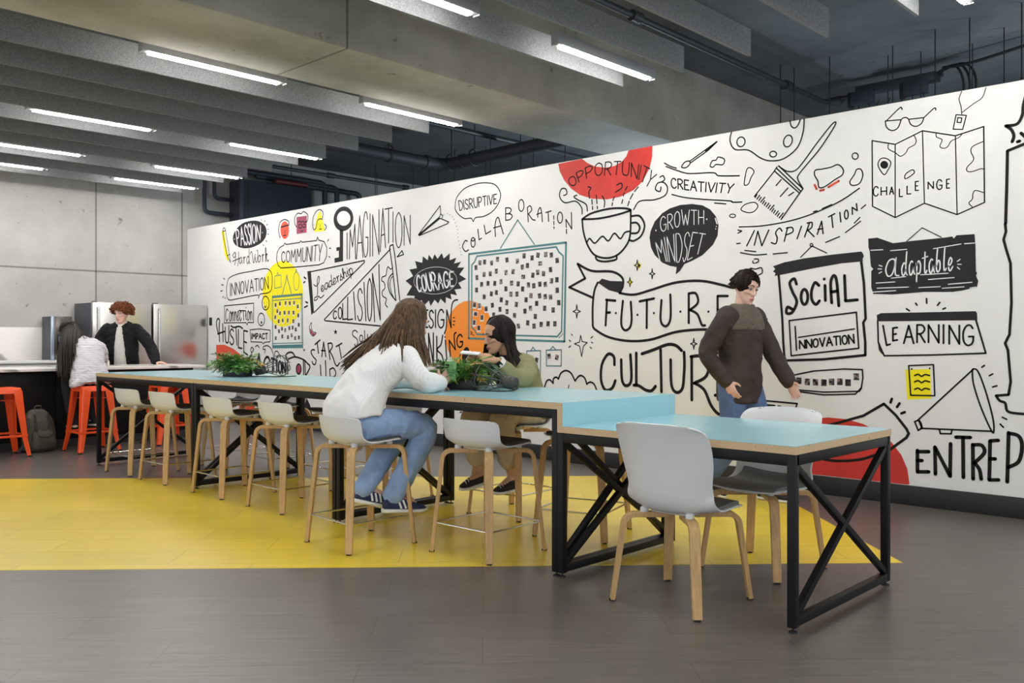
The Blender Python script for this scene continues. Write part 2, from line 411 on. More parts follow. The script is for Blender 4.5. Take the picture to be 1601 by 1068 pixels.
def long_rails(x0, x1, top, parent):
    for y in (Y0T + 0.001, Y1T - TB - 0.001):
        MB().box(x0 + TB, x1 - TB, y, y + TB, top - 0.048, top - 0.002).build('long_rail', M['black'], parent, bevel=0.002)
def tall_table(x0, x1, label):
    t = thing('high_table', ((x0 + x1) / 2, 3.915, 0), label, 'table', group='blue topped high tables'); g = local(t)
    top = slab(x0, x1, Y0T, Y1T, TALL - PLY, TALL - 0.0015, g)
    MB().box(x0, x1, Y0T, Y1T, TALL - 0.0015, TALL).build('blue_laminate', M['blue'], top)
    end_frame(x0 + 0.004, TALL - PLY, g); end_frame(x1 - TB - 0.004, TALL - PLY, g); long_rails(x0 + 0.004, x1 - 0.004, TALL - PLY, g)
    shift(t)
    return t
def local(t): return t
def shift(t):
    """parts were written in room coordinates: bring them to the thing's own origin"""
    for ch in t.children: ch.location = Vector(ch.location) - Vector(t.location)
tall_table(-8.70, -6.765, 'high blue-topped plywood table at the far end, beside the kitchen counter')
tall_table(-6.762, -4.832, 'high blue-topped plywood table in the middle of the row of tables')
t = thing('stepped_table', (-3.0, 3.915, 0), 'blue-topped plywood table that steps down from bar height to a low end', 'table')
top = slab(-4.829, -2.9, Y0T, Y1T, TALL - PLY, TALL - 0.0015, t, 'high_tabletop')
MB().box(-4.829, -2.8985, Y0T, Y1T, TALL - 0.0015, TALL).build('blue_laminate', M['blue'], top)
ris = slab(-2.934, -2.9, Y0T, Y1T, LOW - PLY, TALL - PLY, t, 'riser', 0)
MB().box(-2.9, -2.8985, Y0T, Y1T, LOW, TALL - 0.0015).build('blue_laminate', M['blue'], ris)
low = slab(-2.9, -1.66, Y0T, Y1T, LOW - PLY, LOW - 0.0015, t, 'low_tabletop')
MB().box(-2.8985, -1.66, Y0T, Y1T, LOW - 0.0015, LOW).build('blue_laminate', M['blue'], low)
end_frame(-4.825, TALL - PLY, t); end_frame(-2.934 - TB - 0.001, TALL - PLY, t); long_rails(-4.825, -2.935, TALL - PLY, t)
end_frame(-2.934, LOW - PLY, t); end_frame(-1.664 - TB, LOW - PLY, t); long_rails(-2.934, -1.664, LOW - PLY, t)
shift(t)

# ------------------------------------------------------------------ stools and chairs
def shell(profile, half, wrap, lift, corner, nu=14):
    """moulded seat shell: profile of (y, z) from front lip to back top, half widths, forward wrap and side lift per station"""
    P = catmull([(y, z, 0) for y, z in profile], 3)
    n = len(P); k = len(profile) - 1
    sm = {}
    def lerp(a, t):
        if id(a) not in sm: sm[id(a)] = [p.x for p in catmull([(x, 0, 0) for x in a], 3)]
        return sm[id(a)][round(t * (n - 1))]
    vs, fs = [], []
    for i, p in enumerate(P):
        t = i / (n - 1)
        for j in range(nu + 1):
            u = -1 + 2 * j / nu
            hw = lerp(half, t); y, z = p.x, p.y
            y += wrap_at(lerp(wrap, t), u); z += lerp(lift, t) * abs(u) ** 2.4 - lerp(corner, t) * abs(u) ** 5
            vs.append((u * hw, y, z))
    for i in range(n - 1):
        for j in range(nu):
            a = i * (nu + 1) + j; fs.append((a, a + 1, a + nu + 2, a + nu + 1))
    return vs, fs
def wrap_at(w, u): return w * abs(u) ** 2.2
def bent_leg(mb, sx, sy, top, foot, r0, rb, w=0.046, th=0.021):
    """bent plywood leg: flat under the seat, round bend, straight splayed shank; runs along the diagonal"""
    s = 1 / math.sqrt(2); d = Vector((sx * s, sy * s, 0)); a = Vector((-d.y, d.x, 0))
    # centre line in (radius, z)
    dz, dr = top - 0.0, foot - rb; L = math.hypot(dz, dr)
    pts = [(r0, top), (rb - 0.055, top)]
    ang1 = math.atan2(dr, dz)
    c = (rb - 0.055, top - 0.052)
    for k in range(1, 8):
        th_ = math.pi / 2 - (math.pi / 2 - ang1) * k / 7
        pts.append((c[0] + 0.052 * math.cos(th_), c[1] + 0.052 * math.sin(th_)))
    pts.append((foot, 0.006))
    rings = []
    for i, (r, z) in enumerate(pts):
        q0, q1 = pts[max(0, i - 1)], pts[min(len(pts) - 1, i + 1)]
        tx, tz = q1[0] - q0[0], q1[1] - q0[1]; l = math.hypot(tx, tz); nx, nz = -tz / l, tx / l
        f = i / (len(pts) - 1); ww = w * (1.0 if i < len(pts) - 1 else 0.88); hh = th * (1.15 if i < len(pts) - 1 else 0.95)
        o = d * r + Vector((0, 0, z)); nn = d * nx + Vector((0, 0, nz))
        e = 0.16
        ring = []
        for ca, cn in ((-1, -1 + e), (-1 + e * .5, -1), (1 - e * .5, -1), (1, -1 + e), (1, 1 - e), (1 - e * .5, 1), (-1 + e * .5, 1), (-1, 1 - e)):
            ring.append(o + a * ca * ww / 2 + nn * cn * hh / 2)
        rings.append(ring)
    mb.rings(rings)
def make_seat(kind, loc, rz, label, group):
    name = {'stool': 'bar_stool', 'chair': 'shell_chair'}[kind]
    t = thing(name, loc, label, 'stool' if kind == 'stool' else 'chair', rz, group)
    if kind == 'stool':
        top, foot, rb = 0.57, 0.318, 0.262
        prof = [(0.205, 0.605), (0.17, 0.622), (0.06, 0.612), (-0.06, 0.600), (-0.135, 0.602), (-0.183, 0.635), (-0.200, 0.690), (-0.208, 0.738), (-0.210, 0.756)]
        half = [0.185, 0.205, 0.21, 0.21, 0.213, 0.214, 0.216, 0.214, 0.200]
        wrap = [-0.06, -0.03, 0.0, 0.0, 0.02, 0.055, 0.065, 0.065, 0.055]
        lift = [0.0, 0.0, 0.006, 0.014, 0.034, 0.036, 0.018, 0.002, 0.0]
        corner = [0, 0, 0, 0, 0, 0, 0, 0.002, 0.006]
        pad_shade_rng = (0.06, 0.52)
    else:
        top, foot, rb = 0.395, 0.318, 0.27
        prof = [(0.225, 0.425), (0.19, 0.445), (0.08, 0.440), (-0.05, 0.425), (-0.14, 0.428), (-0.19, 0.470), (-0.207, 0.55), (-0.218, 0.65), (-0.236, 0.74), (-0.250, 0.79), (-0.258, 0.817), (-0.261, 0.828)]
        half = [0.20, 0.225, 0.235, 0.235, 0.230, 0.222, 0.222, 0.238, 0.243, 0.233, 0.208, 0.160]
        wrap = [-0.06, -0.03, 0.0, 0.01, 0.05, 0.10, 0.105, 0.10, 0.09, 0.075, 0.05, 0.03]
        lift = [0.0, 0.0, 0.01, 0.02, 0.05, 0.05, 0.01, 0.0, 0.0, 0.0, 0.0, 0.0]
        corner = [0] * 10 + [0.004, 0.008]
        pad_shade_rng = (0.04, 0.45)
    vs, fs = shell(prof, half, wrap, lift, corner)
    mb = MB(); mb.add(vs, fs)
    sh = mb.build('seat_shell', M['shell'], t, True, mods=[('SUBSURF', dict(levels=1)), ('SOLIDIFY', dict(thickness=0.008, offset=1))], angle=60)
    # seat part of the shell lifted a little: pad on stools, painted-in shade on chairs
    nu = 14; n = len(vs) // (nu + 1); i0, i1 = int(n * pad_shade_rng[0]), int(n * pad_shade_rng[1]) + 1
    pv = []
    for i in range(i0, i1):
        for j in range(1, nu):
            x, y, z = vs[i * (nu + 1) + j]; pv.append((x * 1.02, y, z + 0.002))
    m2 = nu - 1; pf = [(i * m2 + j, i * m2 + j + 1, (i + 1) * m2 + j + 1, (i + 1) * m2 + j) for i in range(i1 - i0 - 1) for j in range(m2 - 1)]
    mb = MB(); mb.add(pv, pf)
    p = mb.build('seat_pad_or_shade', M['pad'] if kind == 'stool' else M['greyshade'], t, True, mods=[('SUBSURF', dict(levels=1)), ('SOLIDIFY', dict(thickness=0.010, offset=-1))], angle=60)
    p['label'] = 'charcoal seat pad' if kind == 'stool' else 'grey shade painted over the bare seat'
    # under-frame
    mb = MB(); mb.box(-0.10, 0.10, -0.10, 0.10, top + 0.012, top + 0.026)
    for sx in (-1, 1):
        for sy in (-1, 1): mb.lathe([(0.02, top + 0.008), (0.02, top + 0.03), (0.012, top + 0.036)], 12, (sx * 0.12, sy * 0.12, 0))
    mb.build('seat_mount', M['shell'], t, bevel=0.003)
    for sx in (-1, 1):
        for sy in (-1, 1):
            mb = MB(); bent_leg(mb, sx, sy, top, foot, 0.06, rb)
            lg = mb.build('leg', M['oak'], t, True, angle=32)
            s = foot / math.sqrt(2)
            MB().lathe([(0.016, 0.008), (0.016, 0.0)], 10, (sx * s, sy * s, 0)).build('glide', M['rubber'], lg)
    if kind == 'stool':
        f = 1 - 0.165 / top; rr = (rb + (foot - rb) * f) / math.sqrt(2); mb = MB()
        c = [(-rr, -rr), (rr, -rr), (rr, rr), (-rr, rr)]
        for k in range(4):
            a, b = c[k], c[(k + 1) % 4]; mb.tube([(a[0], a[1], 0.165), (b[0], b[1], 0.165)], 0.0055, 8)
        mb.build('foot_ring', M['chrome'], t, True)
    return t
PI = math.pi
M['greyshade'] = mat('seat_shade', (0.17, 0.175, 0.17), 0.6)  # shade on the bare chair seats, put in as grey colour
stool = make_seat('stool', (-3.577, 3.56, 0), 0.02, 'empty white bar stool beside the step of the tables, nearest the camera', 'bar stools along the tables')
for x, y, rz, lab in [
        (-4.27, 3.19, -0.06, 'white bar stool under the woman in the white sweater'),
        (-5.55, 3.545, 0.0, 'white bar stool, first empty one left of the woman in the white sweater'),
        (-6.375, 3.545, 0.0, 'white bar stool just right of the first pair of joined table legs, near side'),
        (-7.31, 3.545, 0.02, 'white bar stool just left of the first pair of joined table legs, near side'),
        (-8.0, 3.545, 0.05, 'white bar stool at the far end of the near side, by the last table leg'),
        (-3.49, 4.30, PI + 0.30, 'white bar stool on the mural side, next to the step of the tables'),
        (-4.23, 4.47, PI + 0.05, 'white bar stool under the woman in the olive jacket'),
        (-5.37, 4.29, PI, 'white bar stool on the mural side, behind the woman in the white sweater'),
        (-6.10, 4.33, PI, 'white bar stool on the mural side, second left of the woman in the white sweater'),
        (-6.98, 4.33, PI, 'white bar stool on the mural side, third left of the woman in the white sweater'),
        (-7.75, 4.33, PI, 'white bar stool on the mural side, farthest from the camera')]:
    dup(stool, (x, y, 0), rz, lab)
chair = make_seat('chair', (-2.268, 3.51, 0), 0.0, 'white shell chair with oak legs on the near side of the low table', 'shell chairs at the low table')
dup(chair, (-2.28, 4.30, 0), PI - 0.08, 'white shell chair with oak legs on the mural side of the low table')
# ------------------------------------------------------------------ the painted wall
M['ink'] = mat('mural_black_paint', (0.010, 0.009, 0.009), 0.6, spec=0.2)
M['charcoal'] = mat('mural_charcoal_paint', (0.024, 0.022, 0.024), 0.65, noise_amt=0.1, noise_scale=12, spec=0.2)
M['chalk'] = mat('mural_white_paint', (0.82, 0.82, 0.84), 0.6)
M['pyellow'] = mat('mural_yellow_paint', (0.93, 0.80, 0.0), 0.6)
M['porange'] = mat('mural_orange_paint', (0.90, 0.27, 0.02), 0.6)
M['pred'] = mat('mural_red_paint', (0.62, 0.035, 0.025), 0.6, noise_amt=0.12, noise_scale=5)
M['pscarlet'] = mat('mural_scarlet_paint', (0.78, 0.09, 0.04), 0.6)
M['pplum'] = mat('mural_plum_paint', (0.37, 0.05, 0.10), 0.6)
M['pteal'] = mat('mural_teal_paint', (0.06, 0.21, 0.23), 0.6)

CY, SY = math.cos(YAW), math.sin(YAW)
class Sketch:
    """the mural was measured from reference crops: (x0, y0, scale) turns crop units into the wall's own metres"""
    def __init__(s): s.k = (0, 0, 1)
    def crop(s, x0, y0, k): s.k = (x0, y0, k)
    def wall(s, x, y):
        px, py = s.k[0] + x / s.k[2], s.k[1] + y / s.k[2]
        q = (px - 800.5) / F_PX; d = MURAL_Y / (SY + CY * q)
        return Vector((d * (-CY + SY * q), CAM_H + d * (529.5 - py) / F_PX))
    def unit(s, x):
        """metres per photograph pixel, upright, at crop position x"""
        q = (s.k[0] + x / s.k[2] - 800.5) / F_PX
        return MURAL_Y / (SY + CY * q) / F_PX
SK = Sketch(); crop = SK.crop
Z_LAYER = [0.0008, 0.0014, 0.0020, 0.0026, 0.0032]
class Paint:
    def __init__(s, name, m='ink', w=1.5, layer=2, label=None):
        s.mb, s.name, s.m, s.w, s.y, s.label = MB(), name, m, w, MURAL_Y - Z_LAYER[layer], label
    def __enter__(s): return s
    def __exit__(s, *a):
        if a[0] is None:
            o = s.mb.build(s.name, M[s.m], wall_r)
            if s.label: o['label'] = s.label
    def ribbon(s, pts, hw, closed=False):
        P = [pts[0]]
        for p in pts[1:]:
            if (p - P[-1]).length > 0.0015: P.append(p)
        if closed and len(P) > 2 and (P[0] - P[-1]).length < 0.0015: P.pop()
        n = len(P)
        if n == 1: return s.disc(P[0], hw)
        # sharp corners: lay separate strokes that overlap at the corner
        def turn(i):
            a_, b_ = P[i] - P[(i - 1) % n], P[(i + 1) % n] - P[i]
            return a_.normalized().dot(b_.normalized()) < 0.45
        if n > 2:
            cs = [i for i in (range(n) if closed else range(1, n - 1)) if turn(i)]
            if cs:
                if closed:
                    for k, i in enumerate(cs):
                        j = cs[(k + 1) % len(cs)]; j += n if j <= i else 0
                        s.ribbon([P[q % n] for q in range(i, j + 1)], hw)
                else:
                    ends = [0] + cs + [n - 1]
                    for i, j in zip(ends, ends[1:]): s.ribbon(P[i:j + 1], hw)
                return
        L, R = [], []
        for i in range(n):
            a = P[(i - 1) % n] if closed or i else P[0]; b = P[(i + 1) % n] if closed or i < n - 1 else P[-1]
            t0 = (P[i] - a); t1 = (b - P[i])
            t0 = t0.normalized() if t0.length > 1e-6 else t1.normalized()
            t1 = t1.normalized() if t1.length > 1e-6 else t0
            t = (t0 + t1)
            t = t.normalized() if t.length > 0.2 else t1
            nrm = Vector((-t.y, t.x)); k = 1 / max(0.55, abs(nrm.dot(Vector((-t1.y, t1.x)))))
            L.append(P[i] + nrm * hw * k); R.append(P[i] - nrm * hw * k)
        vs = [(p.x, s.y, p.y) for p in L] + [(p.x, s.y, p.y) for p in R]
        s.mb.add(vs, [(i, (i + 1) % n, n + (i + 1) % n, n + i) for i in range(n if closed else n - 1)])
        if not closed: s.disc(P[0], hw); s.disc(P[-1], hw)
    def disc(s, c, r):
        s.mb.add([(c.x + r * math.cos(k * PI / 4), s.y, c.y + r * math.sin(k * PI / 4)) for k in range(8)], [tuple(range(8))])
    def _pts(s, a, smooth, closed):
        q = [(a[i], a[i + 1], 0) for i in range(0, len(a), 2)]
        if smooth: q = catmull(q, 7, closed)
        return [SK.wall(p[0], p[1]) for p in q]
    def _hw(s, a, w):
        px = SK.k[0] + a[0] / SK.k[2]      # the far end of the wall is seen more obliquely
        return (w or s.w) * SK.unit(a[0]) / 2 * (1.14 + 0.28 * max(0, min(1, (800 - px) / 400)))
    def ln(s, *a, w=None): s.ribbon(s._pts(a, 0, 0), s._hw(a, w)); return s
    def cv(s, *a, w=None): s.ribbon(s._pts(a, 1, 0), s._hw(a, w)); return s
    def cl(s, *a, w=None): s.ribbon(s._pts(a, 1, 1), s._hw(a, w), True); return s
    def pg(s, *a, w=None): s.ribbon(s._pts(a, 0, 1), s._hw(a, w), True); return s
    def oval(s, cx, cy, rx, ry, tilt=0):
        c, t = math.cos(tilt), math.sin(tilt); r = []
        for k in range(28):
            u, v = rx * math.cos(k * PI / 14), ry * math.sin(k * PI / 14); r += [cx + u * c - v * t, cy + u * t + v * c]
        return r
    def el(s, cx, cy, rx, ry, tilt=0, w=None): return s.pg(*s.oval(cx, cy, rx, ry, tilt), w=w)
    def dot(s, *a, w=None):
        for i in range(0, len(a), 2): s.disc(SK.wall(a[i], a[i + 1]), (w or s.w) * SK.unit(a[i]) / 2)
        return s
    def rays(s, *a, w=None):
        for i in range(0, len(a), 4): s.ln(*a[i:i + 4], w=w)
        return s
    def fill(s, *a, smooth=False, floor_z=None):
        P = s._pts(a, smooth, True)
        if floor_z is not None:
            P = [Vector((p.x, max(p.y, floor_z))) for p in P]
        s.mb.add([(p.x, s.y, p.y) for p in P], [tuple(range(len(P)))]); return s
    def disk(s, cx, cy, rx, ry, tilt=0, floor_z=None): return s.fill(*s.oval(cx, cy, rx, ry, tilt), floor_z=floor_z)
    def star(s, cx, cy, r):
        a = []
        for k in range(10):
            q = r * (1 if k % 2 == 0 else 0.42); a += [cx + 0.7 * q * math.sin(k * PI / 5), cy - q * math.cos(k * PI / 5)]
        return s.fill(*a)
    def spark(s, cx, cy, rx, ry, fill=False):
        a = []
        for k in range(8):
            f = 1 if k % 2 == 0 else 0.30; a += [cx + rx * f * math.sin(k * PI / 4), cy - ry * f * math.cos(k * PI / 4)]
        return s.fill(*a) if fill else s.pg(*a)
    def letter(s, ch, x0, x1, ta, tb, ba, bb, xb0=None, xb1=None, w=None):
        """one glyph in a four-sided box: top left/right heights ta tb, bottom ba bb, bottom corners at xb0 xb1"""
        xb0 = x0 if xb0 is None else xb0; xb1 = x1 if xb1 is None else xb1
        for sm, st in GLYPH[ch][1]:
            a = []
            for u, v in st:
                top = (x0 + (x1 - x0) * u, ta + (tb - ta) * u); bot = (xb0 + (xb1 - xb0) * u, ba + (bb - ba) * u)
                a += [top[0] + (bot[0] - top[0]) * v, top[1] + (bot[1] - top[1]) * v]
            (s.cv if sm else s.ln)(*a, w=w)
        return s
    def word(s, text, top, bot, gap=0.28, w=None):
        """glyphs between two guide lines given as flat point lists"""
        adv = [(GLYPH[c][0] if c != ' ' else 0.5) for c in text]; tot = sum(adv) + gap * (len(text) - 1); x = 0
        def at(g, t):
            n = len(g) // 2 - 1; t = max(0, min(0.99999, t)) * n; i = int(t); f = t - i
            return (g[2 * i] * (1 - f) + g[2 * i + 2] * f, g[2 * i + 1] * (1 - f) + g[2 * i + 3] * f)
        for c, ad in zip(text, adv):
            if c != ' ':
                A, B = at(top, x / tot), at(top, (x + ad) / tot); C_, D_ = at(bot, x / tot), at(bot, (x + ad) / tot)
                if ad < 0.12: B, D_ = A, C_
                s.letter(c, A[0], B[0], A[1], B[1], C_[1], D_[1], C_[0], D_[0], w)
            x += ad + gap
        return s
GLYPH = {
 'A': (1, [(0, [(0, 1), (.5, 0), (1, 1)]), (0, [(.2, .64), (.82, .64)])]),
 'B': (.8, [(0, [(0, 0), (0, 1)]), (1, [(0, 0), (.6, .03), (.85, .22), (.55, .46), (0, .48)]), (1, [(0, .48), (.75, .54), (1, .75), (.65, .98), (0, 1)])]),
 'C': (.85, [(1, [(.95, .17), (.72, .02), (.35, .04), (.07, .27), (0, .55), (.1, .84), (.42, 1), (.78, .96), (.97, .8)])]),
 'D': (.85, [(0, [(0, 0), (0, 1)]), (1, [(0, 0), (.55, .05), (.97, .36), (.95, .66), (.52, .96), (0, 1)])]),
 'E': (.7, [(0, [(0, 0), (0, 1)]), (0, [(0, 0), (1, 0)]), (0, [(0, .5), (.75, .5)]), (0, [(0, 1), (1, 1)])]),
 'F': (.7, [(0, [(0, 0), (0, 1)]), (0, [(0, 0), (1, 0)]), (0, [(0, .5), (.7, .5)])]),
 'G': (.9, [(1, [(.92, .17), (.7, .02), (.35, .04), (.07, .27), (0, .55), (.1, .84), (.42, 1), (.78, .95), (.95, .8), (.97, .58)]), (0, [(.55, .57), (1, .57)])]),
 'H': (.8, [(0, [(0, 0), (0, 1)]), (0, [(1, 0), (1, 1)]), (0, [(0, .52), (1, .52)])]),
 'I': (.05, [(0, [(0, 0), (0, 1)])]),
 'K': (.8, [(0, [(0, 0), (0, 1)]), (0, [(1, 0), (0, .55), (1, 1)])]),
 'L': (.7, [(0, [(0, 0), (0, 1), (1, .97)])]),
 'M': (1.1, [(0, [(0, 1), (.12, 0), (.5, .62), (.88, 0), (1, 1)])]),
 'N': (.9, [(0, [(0, 1), (0, 0), (1, 1), (1, 0)])]),
 'O': (.85, [(1, [(.5, 0), (.12, .16), (0, .5), (.14, .86), (.5, 1), (.87, .85), (1, .5), (.86, .14), (.5, 0)])]),
 'P': (.75, [(0, [(0, 0), (0, 1)]), (1, [(0, 0), (.65, .02), (1, .24), (.65, .5), (0, .53)])]),
 'R': (.8, [(0, [(0, 0), (0, 1)]), (1, [(0, 0), (.65, .02), (.95, .24), (.6, .48), (0, .52)]), (0, [(.35, .52), (1, 1)])]),
 'S': (.75, [(1, [(.95, .14), (.6, 0), (.2, .07), (.08, .26), (.35, .45), (.75, .57), (.95, .77), (.72, .96), (.32, 1), (0, .86)])]),
 'T': (.85, [(0, [(0, 0), (1, 0)]), (0, [(.5, 0), (.5, 1)])]),
 'U': (.85, [(1, [(0, 0), (.02, .6), (.2, .95), (.5, 1), (.8, .95), (.98, .6), (1, 0)])]),
 'V': (.9, [(0, [(0, 0), (.5, 1), (1, 0)])]),
 'W': (1.2, [(0, [(0, 0), (.27, 1), (.5, .3), (.75, 1), (1, 0)])]),
 'Y': (.85, [(0, [(0, 0), (.5, .52), (1, 0)]), (0, [(.5, .52), (.45, 1)])]),
 'a': (.55, [(1, [(.95, .5), (.5, .4), (.05, .62), (.12, .95), (.5, 1), (.9, .7), (.95, .48), (.95, .85), (1.15, 1)])]),
 'b': (.55, [(1, [(.3, -.05), (.12, .4), (.06, .85), (.35, 1), (.8, .85), (.75, .55), (.4, .5), (.1, .75)])]),
 'c': (.5, [(1, [(.9, .5), (.5, .42), (.05, .65), (.15, .95), (.55, 1), (1, .85)])]),
 'd': (.6, [(1, [(.8, .55), (.45, .44), (.05, .68), (.15, .96), (.5, .98), (.8, .74)]), (1, [(1.0, -.05), (.86, .45), (.82, .86), (1.12, 1)])]),
 'e': (.5, [(1, [(0, .8), (.5, .72), (.85, .55), (.5, .42), (.08, .62), (.12, .92), (.5, 1), (1.05, .82)])]),
 'h': (.55, [(1, [(-.1, .9), (.3, .4), (.32, .03), (.1, .1), (.06, .6), (.06, 1), (.2, .62), (.6, .45), (.8, .6), (.82, .95), (1.1, .95)])]),
 'i': (.22, [(1, [(0, .75), (.4, .45), (.45, .9), (1.1, .95)]), (0, [(.5, .22), (.52, .24)])]),
 'k': (.55, [(1, [(0, .95), (.3, .4), (.3, .02), (.08, .1), (.06, .6), (.06, 1), (.2, .6), (.7, .45), (.4, .7), (.7, .98), (1.1, .9)])]),
 'l': (.3, [(1, [(.6, -.05), (.3, .45), (.25, .88), (.55, 1), (1.1, .88)])]),
 'n': (.55, [(1, [(.02, .45), (.08, .7), (.06, 1), (.2, .62), (.6, .45), (.82, .6), (.85, 1)])]),
 'o': (.5, [(1, [(.5, .42), (.08, .6), (.12, .92), (.5, 1), (.9, .85), (.88, .55), (.5, .42), (1.1, .55)])]),
 'p': (.55, [(1, [(0, .6), (.12, .45), (.1, .9), (.05, 1.35)]), (1, [(.1, .6), (.5, .42), (.9, .6), (.8, .92), (.4, 1), (.12, .9)])]),
 'r': (.4, [(1, [(.05, .5), (.3, .42), (.25, .7), (.25, 1), (.4, .6), (.8, .45), (1.05, .5)])]),
 's': (.42, [(1, [(-.1, 1), (.3, .65), (.55, .4), (.5, .6), (.85, .8), (.6, 1), (.1, .95)])]),
 't': (.38, [(1, [(.5, .05), (.42, .5), (.4, .9), (.7, 1), (1.1, .88)]), (0, [(-.3, .32), (1.3, .26)])]),
}

# --- left end of the wall
crop(330, 320, 8.9)
with Paint('painted_pen', 'pyellow', layer=0) as p: p.fill(148, 370, 185, 365, 205, 560, 235, 700, 252, 772, 225, 778, 190, 690, 160, 480)
with Paint('painted_pen', w=1.0) as p: p.cv(165, 375, 166, 345, 180, 325, 200, 345, 215, 440, 255, 690, 265, 760, 275, 808).ln(165, 375, 195, 560, 225, 700, 262, 792).ln(225, 712, 262, 690).ln(168, 372, 205, 362)
with Paint('painted_bubble', 'charcoal', layer=1) as p: p.fill(305, 480, 320, 400, 370, 320, 450, 255, 560, 225, 660, 230, 740, 280, 773, 360, 760, 450, 700, 530, 600, 585, 500, 608, 400, 595, 330, 550, smooth=True)
with Paint('painted_lettering', 'chalk', 1.6, 3, 'the word PASSION in white') as p: p.word('PASSION', (345, 360, 460, 290, 560, 265, 690, 290), (370, 570, 480, 560, 570, 550, 685, 490)).dot(330, 480, 717, 390, w=2.2)
with Paint('painted_rays', w=1.1) as p: p.rays(700, 210, 706, 217, 745, 240, 755, 222, 777, 285, 790, 272, 790, 345, 800, 340, 790, 410, 802, 412, 765, 503, 777, 514, 724, 560, 733, 568)
with Paint('painted_lettering', w=1.05, label='the words Hard Work in script') as p:
    p.cv(300, 710, 330, 665, 345, 690, 325, 740, 310, 720).cv(340, 690, 345, 760, 330, 840).cv(385, 655, 385, 760, 372, 850).ln(300, 790, 400, 745)
    p.word('ard', (395, 690, 530, 630), (395, 815, 540, 820)).cv(548, 690, 556, 660, 570, 665, 580, 740, 590, 805, 600, 800, 610, 740, 616, 690).cv(612, 710, 622, 780, 632, 802, 643, 780, 652, 700, 650, 645, 638, 635)
    p.word('ork', (655, 640, 790, 590), (655, 800, 800, 790))
crop(0, 0, 1)
with Paint('painted_disc', 'pyellow', layer=0) as p: p.disk(442.3, 459.5, 31.8, 51.5)
crop(330, 420, 7.12)
with Paint('painted_bubble', w=1.1) as p: p.cl(180, 170, 205, 105, 300, 60, 450, 30, 600, 2, 660, 25, 682, 100, 675, 220, 640, 268, 550, 285, 527, 330, 515, 295, 300, 335, 210, 350, 180, 320, 172, 250)
with Paint('painted_lettering', w=1.3, label='the word INNOVATION in a speech bubble') as p: p.word('INNOVATION', (215, 168, 635, 90), (215, 302, 640, 225))
with Paint('painted_rays', w=1.2) as p: p.rays(140, 106, 152, 120, 118, 180, 137, 183, 108, 252, 127, 245, 130, 322, 138, 308, 153, 322, 161, 332)
with Paint('painted_ornaments', 'pteal', 0.8) as p: p.pg(710, 85, 780, 70, 783, 205, 708, 220).ln(730, 72, 742, 42, 752, 70).el(950, 140, 32, 102).el(948, 22, 6, 10).ln(795, 288, 845, 90, 895, 278, w=1.3).el(845, 82, 8, 10)
with Paint('painted_board', 'pteal', 1.0) as p:
    p.fill(680, 305, 1012, 278, 1015, 298, 682, 330).fill(683, 852, 1022, 843, 1025, 880, 685, 886).ln(684, 325, 687, 860, w=1.6).ln(1014, 290, 1022, 850, w=1.6).ln(692, 355, 1005, 330).ln(692, 835, 1015, 825).ln(1003, 300, 1008, 825, w=.7)
    for k in range(14):
        f = k / 13; p.dot(690 + 320 * f, 304 - 26 * f, 690 + 330 * f, 888 - 6 * f, w=2.6)
with Paint('painted_box', w=1.1) as p: p.pg(150, 415, 475, 385, 475, 600, 412, 600, 404, 627, 390, 602, 148, 605)
with Paint('painted_lettering', w=1.3, label='the word Connection in a box') as p: p.cv(192, 470, 178, 450, 165, 490, 164, 545, 175, 585, 190, 560).word('onnec', (205, 400, 340, 395), (205, 585, 340, 580), .2).ln(312, 467, 385, 470).ln(360, 468, 365, 575).word('ion', (385, 395, 460, 400), (385, 575, 462, 572), .2)
with Paint('painted_lettering', w=1.9, label='the word HUSTLE') as p:
    p.cv(80, 720, 65, 650, 62, 590, 78, 558, 95, 575, 92, 640, 92, 720, 96, 810).ln(130, 615, 136, 812).ln(75, 728, 150, 700)
    p.letter('U', 158, 200, 655, 635, 825, 825).letter('S', 210, 255, 675, 675, 840, 850).cv(222, 638, 255, 655, 300, 645, 330, 650, 352, 668).ln(278, 655, 288, 850).letter('L', 305, 345, 680, 690, 880, 895).letter('E', 365, 408, 690, 700, 930, 960)
with Paint('painted_faces', w=1.3) as p:
    p.el(608, 385, 40, 76).dot(590, 385, 626, 380, w=1.2).cv(598, 420, 605, 435, 612, 418).el(560, 566, 37, 70).dot(545, 565, 575, 562, w=1.2)
    p.disk(562, 600, 9, 16)
with Paint('painted_bubble', w=1.1) as p: p.pg(435, 682, 540, 672, 660, 686, 657, 815, 602, 820, 580, 836, 570, 820, 445, 815)
with Paint('painted_lettering', w=1.5, label='the word IMPACT in a box') as p: p.word('IMPACT', (452, 725, 630, 722), (452, 780, 632, 783))
crop(0, 0, 1)
with Paint('painted_quarter_disc', 'pscarlet', layer=0) as p: p.fill(338, 539.5, 351, 539, 365, 545.5, 375.6, 554, 382, 561, 386, 570, 338.5, 570)
with Paint('painted_quarter_disc', 'pscarlet', layer=0) as p: p.fill(378, 596, 402, 600, 396, 660, 372, 660)
with Paint('painted_disc', 'charcoal', layer=0) as p: p.disk(455, 652, 33, 44)
with Paint('painted_lettering', 'chalk', 1.2, 3) as p: p.cv(440, 637, 446, 630, 449, 634).cv(452, 633, 458, 626, 457, 640, 452, 655).cv(455, 632, 464, 630, 460, 644, 456, 645, 464, 658)
crop(330, 540, 9.42)
with Paint('painted_lettering', w=2.9, label='the word ACTION in heavy hatched letters') as p: p.word('ACTION', (655, 110, 860, 180, 1000, 230, 1095, 270), (650, 400, 830, 405, 1000, 395, 1100, 415))
